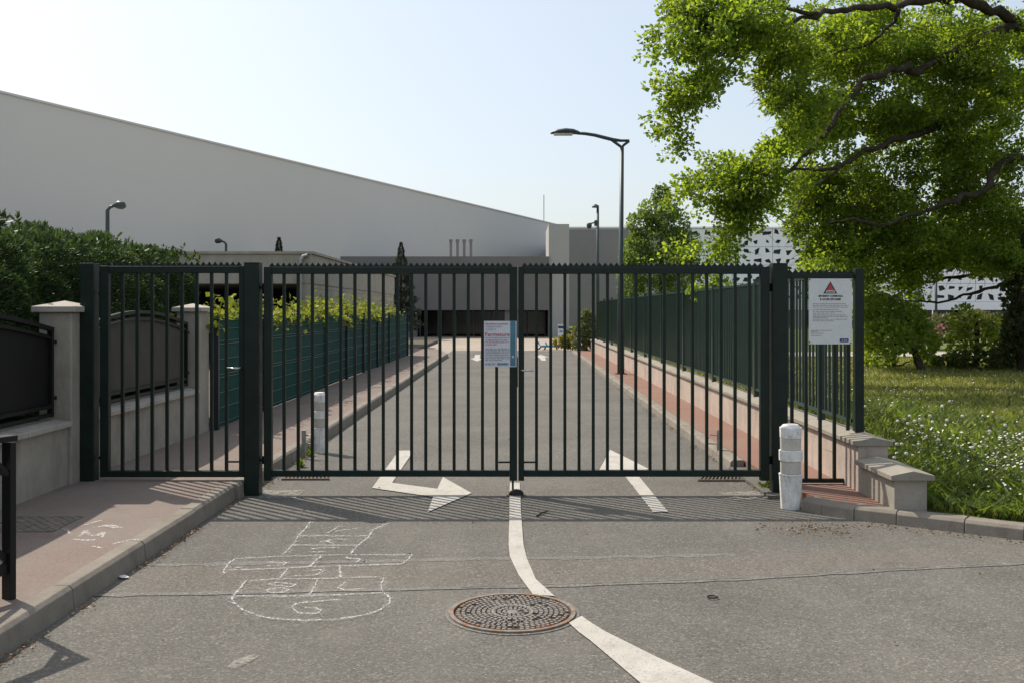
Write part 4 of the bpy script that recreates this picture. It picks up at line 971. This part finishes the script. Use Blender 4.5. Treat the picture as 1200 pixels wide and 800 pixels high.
# young tree behind the fence
YT = 32.0; mid = lambda px, py: AT(px, py, YT)
bl = []
for (px, py, rx, ry, k) in ((775,228,11,12,.5),(772,250,26,20,1.2),(785,262,24,18,1),(752,262,18,16,.8),(770,285,36,22,1.7),(745,295,20,22,1),(802,290,20,20,1),(768,315,42,22,2),(800,325,26,25,1.1),(738,330,16,28,.9),(770,345,40,22,1.7),(742,362,20,16,.6)):
    c = mid(px, py); bl.append((c, (rx*YT/F, rx*YT/F*.9, ry*YT/F), k))
b0 = mid(775, 330)
bushy('young_tree', 'young leafy tree with conical crown behind the barred fence', 'tree', (b0.x, YT, .4), bl, 800, .10, M['hornbeam'], ([(b0.x, YT, .3), (b0.x, YT, 2.6), (b0.x, YT, 5.2)], [.11,.08,.02]), shell=.2)
# shrubs past the lawn
def pxblob(lst, Y): return [(AT(a, b, Y+dy), (rx*Y/F, rx*Y/F*.8, ry*Y/F), k) for a, b, rx, ry, k, dy in lst]
def shrub(label, lst, Y, n, size, mat, tr=None, name='shrub', group=None, wid=.42):
    bl = pxblob(lst, Y); xs = sum(c.x for c, _, _ in bl)/len(bl)
    trunk = ([(xs, Y, .35), (xs+.05, Y, 1.0), (xs, Y, 1.5)], [.06,.045,.02]) if tr is None else tr
    return bushy(name, label, 'shrub' if name == 'shrub' else 'tree', (xs, Y, .4), bl, n*.4, size*1.15, M[mat], trunk, group=group, wid=wid)
shrub('leafy light green shrub with dark stems at the lawn edge beside the fence', [(1030,365,26,22,1.2,0),(1062,378,26,24,1.2,0),(1040,395,32,22,1.3,-.3),(1020,385,16,26,.8,.4),(1080,400,20,22,.8,0)], 19.6, 1500, .085, 'shrub', ([(G(1071,432,.42).x, 19.6, .35), (AT(1071,0,19.6).x, 19.6, .9), (AT(1062,0,19.6).x, 19.6, 1.5)], [.09,.07,.04]))
shrub('sparse yellow green shrub around a thin stake at the lawn edge', [(1130,375,16,18,.5,0),(1145,395,26,22,.7,0),(1165,390,16,18,.45,0),(1125,405,18,18,.5,.2)], 20.2, 1000, .08, 'shrub')
shrub('low dark green shrub spreading along the lawn edge', [(1150,424,40,14,1.3,-.4),(1185,420,26,18,1,-.3),(1115,425,22,10,.6,-.2)], 20.4, 1300, .075, 'shrub_dark')
shrub('low green undergrowth between barred fence and leafy shrub', [(1030,420,22,12,.8,0),(1012,412,12,16,.6,.6),(1085,424,14,9,.5,0)], 20.3, 1100, .07, 'shrub')
shrub('dark ivy covered tree trunk at the lawn edge', [(1192,350,18,30,1.2,0),(1196,385,20,30,1.3,0),(1210,330,26,36,1.3,0),(1184,405,12,20,.6,0),(1215,400,24,34,1,0)], 19.0, 1500, .075, 'shrub_dark', ([(AT(1205,0,19).x, 19, .3), (AT(1205,0,19).x, 19, 2), (AT(1208,0,19).x, 19, 3.4)], [.25,.2,.12]), name='ivy_tree')
sh = shrub('grey green rhododendron hedge with pink flowers beyond the path', [(1105,385,26,16,1,0),(1140,380,28,17,1,1),(1170,384,22,16,1,0),(1075,388,20,14,.8,.5),(1040,392,30,14,.9,.4)], 30, 1500, .11, 'shrub_grey', ([(15.2,30,.2),(15.2,30,.7),(15.2,30,1.0)], [.07,.06,.03]), name='shrub')
fl = pxblob([(1155,380,9,5,1,-1.2),(1100,386,7,4,.8,-1),(1092,388,4,3,.5,-1)], 30); P, D = blobs_points(fl, 14, .3)
leaves('flowers', P, D, .1, M['flower'], sh, .5, kind='stuff')
# bushes at the far end of the red pavement
shrub('rounded grey green bush at the far end of the red pavement', [(690,385,12,20,1.2,0),(682,395,13,18,1,-.2),(697,395,10,18,.8,.3),(688,372,8,10,.5,0)], 37.6, 1500, .10, 'bush', ([(2.75,37.6,0),(2.75,37.6,.6),(2.8,37.6,1)], [.06,.05,.02]))
shrub('low yellow bush next to the blue bench', [(664,400,8,8,.8,0),(656,401,8,6,.6,0),(672,402,8,9,.7,0)], 40.4, 900, .09, 'bush_y', ([(2.2,40.4,0),(2.2,40.4,.2),(2.2,40.4,.4)], [.04,.03,.02]))
# conifers by the hall
def conifer(px, ptop, Y, rad, label):
    b = AT(px, 300, Y); z1 = AT(0, ptop, Y).z; n = 5200; h = rng.random(n)**.75; z = .5+(z1-.5)*h; ang = rng.random(n)*6.283
    r_ = rad*(1-h)*(.55+.45*rng.random(n))*(.8+.2*np.sin(z*9)) + .02
    P = np.stack([b.x+r_*np.cos(ang), Y+r_*np.sin(ang), z], 1); D = np.stack([np.cos(ang), np.sin(ang), -.25+0*ang], 1)+rng.normal(size=(n, 3))*.35
    t = thing('conifer', label, 'tree', (b.x, Y, 0)); leaves('crown', P, D, rng.uniform(.2, .36, n)*(.25+.75*(1-h)), M['conifer'], t, .22)
    part('trunk', MB().tube([(b.x, Y, -.05), (b.x, Y, z1*.85)], [.14,.03], 8), M['bark'], t)
conifer(470, 284, 55, 1.35, 'dark conifer standing between concrete garage and annex')
conifer(327, 278, 50, 1.2, 'dark conifer tip showing above the concrete garage roof')

# ---- hedge
t = thing('conifer_hedge', 'tall dense dark green clipped conifer hedge behind the garden wall', 'hedge', (-5.2, 9, .1))
hx0, hx1, hy0, hy1, hz = -6.1, -4.42, 3.0, 14.2, 2.35
def hedge_disp(P): return .10*np.sin(P[:,1]*2.1+P[:,2]*1.7)+.07*np.sin(P[:,1]*5.3-P[:,2]*3.9+1)+.05*np.sin(P[:,1]*9.7+P[:,2]*8.1+P[:,0]*7)
part('shade_core', MB().box(hx0+.3, hx1-.28, hy0+.3, hy1-.45, .05, hz-.3), M['thuja_core'], t)  # near-black box stands in for the shade deep inside the hedge
def hs(n, f):
    u, v = rng.random(n), rng.random(n); Y_ = hy0+(hy1-hy0)*u
    if f == 0: P = np.stack([np.full(n, hx1), Y_, .3+(hz-.3)*v], 1); N_ = np.array([1,0,.15])
    if f == 1: P = np.stack([hx0+(hx1-hx0)*v, Y_, np.full(n, hz)], 1); N_ = np.array([0,0,1.])
    if f == 2: P = np.stack([hx0+(hx1-hx0)*u, np.full(n, hy1), .3+(hz-.3)*v], 1); N_ = np.array([0,1,.1])
    if f == 3: P = np.stack([hx0+(hx1-hx0)*u, np.full(n, hy0), .3+(hz-.3)*v], 1); N_ = np.array([0,-1,.1])
    d = hedge_disp(P)*1.0 - rng.random(n)**2*.22
    # round the top edge and the far end
    e = np.clip((P[:,2]-(hz-.5))/.5, 0, 1)*np.clip((P[:,0]-(hx1-.5))/.5, 0, 1); e2 = np.clip((P[:,1]-(hy1-1.1))/1.1, 0, 1)
    P = P + N_*d[:, None]; P[:,0] -= .16*e + .35*e2**2*np.clip((P[:,0]-hx0)/(hx1-hx0), 0, 1); P[:,2] -= .10*e + .14*e2
    return P, N_+rng.normal(size=(n, 3))*.45+np.array([0,0,.35])
PP = [hs(120000, 0), hs(60000, 1), hs(24000, 2), hs(3000, 3)]
P = np.concatenate([p for p, _ in PP]); D = np.concatenate([d for _, d in PP])
leaves('foliage', P, D, rng.uniform(.03, .075, len(P)), M['thuja'], t, .13, .2)
n = 260; Y_ = rng.uniform(hy0, hy1-.3, n); P0 = np.stack([rng.uniform(hx1-.7, hx1-.05, n), Y_, np.full(n, hz-.06)+.04*np.sin(Y_*3)], 1)
idx = np.repeat(np.arange(n), 14); P = P0[idx] + rng.random((len(idx), 1))*np.array([.03,.03,.10])*(.5+rng.random((n, 1))[idx]); leaves('shoots', P, rng.normal(size=(len(idx), 3))*.7+np.array([.1,0,1]), rng.uniform(.04, .09, len(idx)), M['thuja'], t, .2)
# ---- vines over the green fence
for i, (y0, y1, zz, lb) in enumerate(((12.0, 16.6, 1.66, 'bright yellow green creeper over the fence nearest the wall pillar'), (16.4, 21.8, 1.72, 'bright yellow green creeper over the fence middle'), (21.4, 27.6, 1.70, 'bright yellow green creeper over the fence before the block wall'), (28.0, 31.5, 1.62, 'thin yellow green creeper at the far end of the fence'))):
    t = thing('creeper', lb, 'creeper', (-3.95, (y0+y1)/2, .1)); n = int((y1-y0)*17*(1 if i < 3 else .6)); Yc = rng.uniform(y0, y1, n)
    Pc = np.stack([-3.93+rng.normal(size=n)*.13+ (Yc-12)*.0075, Yc, zz-.21+.07*np.sin(Yc*2.3+i)+rng.normal(size=n)*.10], 1)
    Pc[:,2] = np.clip(Pc[:,2], 1.42, 1.98); idx = np.repeat(np.arange(n), 17); P = Pc[idx]+rng.normal(size=(len(idx), 3))*.085
    leaves('foliage', P, rng.normal(size=(len(idx), 3))+np.array([.2,0,.2]), rng.uniform(.05, .10, len(idx)), M['vine'], t, .48)
    s = Skel()
    for k in range(int((y1-y0)/.8)+1):
        yy = y0+.4+k*.8; s.limb([(-3.98+(yy-12)*.0075, yy, .08), (-3.93+(yy-12)*.0075, yy+.05, .9), (-3.95+(yy-12)*.0075, yy, 1.55)], [.018,.014,.008], 6, 3)
    part('stems', s.mb, M['bark'], t)

# ---------------------------------------------------------------- lawn
kA, kB = Vector((2.98, 7.50)), Vector((G(1420,660).x, G(1420,660).y+.1))
slope = (kB.y-kA.y)/(kB.x-kA.x)
def kerb_y(x): return kA.y+slope*(x-kA.x)+.06
def lawn_z(x, y):
    s_ = np.clip((y-kerb_y(x))/4.2, 0, 1); return .085 + .33*s_*s_*(3-2*s_) + .025*np.sin(x*1.3)*np.sin(y*1.1)*s_
xs = np.concatenate([np.linspace(3.10, 12, 46), np.linspace(12.6, 70, 30)]); ss = np.concatenate([np.linspace(0, 10, 50), np.linspace(10.6, 70, 40)])
XX, SS = np.meshgrid(xs, ss, indexing='ij'); YY = kerb_y(XX)+SS; ZZ = lawn_z(XX, YY); nx, ny = XX.shape
V = np.stack([XX, YY, ZZ], 2).reshape(-1, 3); ii, jj = np.meshgrid(np.arange(nx-1), np.arange(ny-1), indexing='ij'); a = (ii*ny+jj).ravel()
part('lawn', np_mesh('lawn', V, np.stack([a, a+ny, a+ny+1, a+1], 1), True), M['lawn'], kind='structure')
part('path', MB().box(5, 60, 24.5, 27, .3, .47), M['path'], kind='structure')
def scatter(n, y0, y1, xmax=.66):
    Y_ = y0+(y1-y0)*rng.random(n)**1.25; X_ = 3.14+(xmax*Y_+1.2-3.14)*rng.random(n); k = Y_ > kerb_y(X_)+.04
    return X_[k], Y_[k]
def blades(X_, Y_, h, w_, lean=.35):
    n = len(X_); a = rng.random(n)*6.283; c, s = np.cos(a), np.sin(a); z = lawn_z(X_, Y_); l = rng.normal(size=(n, 2))*lean*h[:, None]
    B = np.stack([X_, Y_, z-.005], 1); W = np.stack([c*w_, s*w_, 0*w_], 1); Mm = B + np.stack([l[:,0]*.4, l[:,1]*.4, h*.6], 1); Tt = B + np.stack([l[:,0], l[:,1], h*(.85+.15*rng.random(n))], 1)
    V = np.empty((n, 5, 3), np.float32); V[:,0] = B-W; V[:,1] = B+W; V[:,2] = Mm+W*.8; V[:,3] = Mm-W*.8; V[:,4] = Tt
    i = np.arange(n)*5; Fc = np.concatenate([np.stack([i,i+1,i+2],1), np.stack([i,i+2,i+3],1), np.stack([i+3,i+2,i+4],1)])
    return V.reshape(-1, 3), Fc
def lush(X_, Y_):                                       # taller growth along the wall, short turf elsewhere
    return np.clip(1.25-(X_-3.1)/1.7, 0, 1)*np.clip((13.2-Y_)/2.0, 0, 1)
X_, Y_ = scatter(105000, 5.0, 13); lu = lush(X_, Y_)
V1, F1 = blades(X_, Y_, (.03+.04*rng.random(len(X_)))*(1+1.5*lu)*np.clip((Y_-kerb_y(X_))/.9, .4, 1), .0028+.002*rng.random(len(X_)))
X_, Y_ = scatter(60000, 12, 25); V2, F2 = blades(X_, Y_, .04+.05*rng.random(len(X_)), .006+.005*rng.random(len(X_)))
part('grass', np_mesh('grass', np.concatenate([V1, V2]), np.concatenate([F1, F2+len(V1)])), M['grass'], kind='stuff')['label'] = 'short green grass of the lawn'
X_, Y_ = scatter(46000, 6.5, 13); k = rng.random(len(X_)) < lush(X_, Y_)*.62+.05; X_, Y_ = X_[k], Y_[k]
V1, F1 = blades(X_, Y_, .08+.15*rng.random(len(X_))*np.clip(.35+lush(X_, Y_), 0, 1)*np.clip((Y_-kerb_y(X_))/.9, .35, 1), .009+.013*rng.random(len(X_)), .6)
part('broad_weeds', np_mesh('broad_weeds', V1, F1), M['broad'], kind='stuff')['label'] = 'broad leaved weeds growing along the low wall'
# daisies: uncountable carpet
cl = rng.random((130, 2))*np.array([3.4, 3.6])+np.array([3.55, 6.0]); idx = rng.integers(0, 130, 9500); Q_ = cl[idx]+rng.normal(size=(9500, 2))*.19
Q_ = Q_[(Q_[:,1] > kerb_y(Q_[:,0])+.05) & (Q_[:,1]+Q_[:,0]*.3 < 10.6) & (rng.random(9500) > lush(Q_[:,0], Q_[:,1])*.9)]
ex = np.stack(scatter(1300, 8, 22), 1); Q_ = np.concatenate([Q_, ex]); n = len(Q_)
C_ = np.stack([Q_[:,0], Q_[:,1], lawn_z(Q_[:,0], Q_[:,1])+.055+.04*rng.random(n)+.10*lush(Q_[:,0], Q_[:,1])], 1)
Nn = unit(np.array([-.25,.1,1])+rng.normal(size=(n, 3))*.3); A = unit(np.cross(Nn, rng.normal(size=(n, 3)))); B = np.cross(Nn, A); V = np.empty((n, 6, 3)); r_ = (.0075+.0055*rng.random(n))[:, None]
for k in range(6): V[:, k] = C_ + (A*math.cos(k*1.0472)+B*math.sin(k*1.0472))*r_
part('daisies', np_mesh('daisies', V.reshape(-1, 3), np.arange(n*6).reshape(n, 6)), M['daisy'], kind='stuff')['label'] = 'carpet of small white daisies in the lawn'
# dandelion clocks
dand = [(1014,476),(1045,475),(1104,476),(1113,470),(1066,487),(1078,491),(1093,494),(1110,492),(1068,504),(1060,491),(1081,499),(1047,516),(1051,520),(1057,520),(1062,531),(1077,520),(1048,536),(1178,498),(1140,524),(1100,515),(1085,512),(1128,487),(1160,505),(1072,493),(1064,496),(1090,487),(1052,493)]
bmh = bmesh.new(); bmesh.ops.create_icosphere(bmh, subdivisions=2, radius=.0165); hm = bpy.data.meshes.new('seed_head')
for v in bmh.verts: v.co *= random.uniform(.8, 1.1)
bmh.to_mesh(hm); bmh.free()
stm = MB().tube([(0,0,0),(.004,.002,.5),(0,0,1)], .0022, 5).mesh('stalk')
for i, (px, py) in enumerate(dand):
    y = 7.6
    while y < 14:                                       # walk the sight line to the head height above the lawn
        p = AT(px, py, y); hgt = .17+.04*((i*37) % 5)/4
        if p.z <= float(lawn_z(np.array(p.x), np.array(y)))+hgt: break
        y += .04
    p.x = max(p.x, 3.17); gz = float(lawn_z(np.array(p.x), np.array(p.y)))
    t = thing('dandelion', 'white dandelion clock on a thin stalk in the weedy grass', 'dandelion', (p.x, p.y, gz), 'dandelion clocks in the weedy grass')
    o = part('stalk', stm, M['stem'], t, (p.x, p.y, gz-.01)); o.scale.z = p.z-gz+.01
    part('seed_head', hm, M['clock'], t, (p.x, p.y, p.z), smooth=True)
# ---------------------------------------------------------------- litter along the kerbs
P = []
for n, f in ((560, lambda n: np.stack([LX+.02+np.abs(rng.normal(size=n))*.035, rng.uniform(4.2, GY-.1, n)], 1)), (420, lambda n: np.stack([LX+.06+np.abs(rng.normal(size=n))*.05, rng.uniform(GY+.2, 12, n)], 1)), (500, lambda n: np.stack([RX-.02-np.abs(rng.normal(size=n))*.05, rng.uniform(9.9, 20, n)], 1)), (200, lambda n: np.array([2.2, 9.0])+rng.normal(size=(n, 2))*np.array([.09,.3]))):
    q_ = f(n); keep = (np.sin(q_[:,1]*7.3)+np.sin(q_[:,1]*2.9+1)+rng.normal(size=n)*.6) > -.2; P.append(q_[keep])
g0 = np.array([[G(x, 621+4*math.sin(x)+random.gauss(0, 4.5)).x, G(x, 621+random.gauss(0, 5)).y] for x in [random.gauss(958, 30) for _ in range(300)]]); P.append(g0)
tq = rng.random(200); P.append(np.stack([2.6+tq*1.3, 7.40-tq*.93-.03+rng.normal(size=200)*.02-np.abs(rng.normal(size=200))*.05], 1))
P.append(np.stack([rng.uniform(-2.2, 4, 90), rng.uniform(4.5, 13, 90)], 1))
P = np.concatenate(P); n = len(P); P3 = np.concatenate([P, np.full((n, 1), .012)+.012*rng.random((n, 1))], 1)
D = rng.normal(size=(n, 3))*np.array([1,1,.18]); leaves('leaf_litter', P3, D, rng.uniform(.008, .026, n), M['litter'], None, .3, .3, kind='stuff')['label'] = 'brown dry leaf litter gathered along the kerbs'
# weeds at the foot of the left kerb
for px, py, lb in ((362, 534, 'small green weed at the foot of the gate holder stake'), (352, 547, 'small green weed in the gutter behind the gate'), (864, 548, 'small green weed beside the right drain grate'), (898, 574, 'small green weed at the foot of the right gate post')):
    p = G(px, py); t = thing('weed', lb, 'weed', p); n = 60; d = unit(rng.normal(size=(n, 3))); d[:,2] = np.abs(d[:,2]); PW = np.array(p)+d*np.array([.05,.05,.09])*rng.random((n, 1))
    leaves('leaf_cluster', PW, d+np.array([0,0,.3]), rng.uniform(.03, .05, n), M['broad'], t, .4)
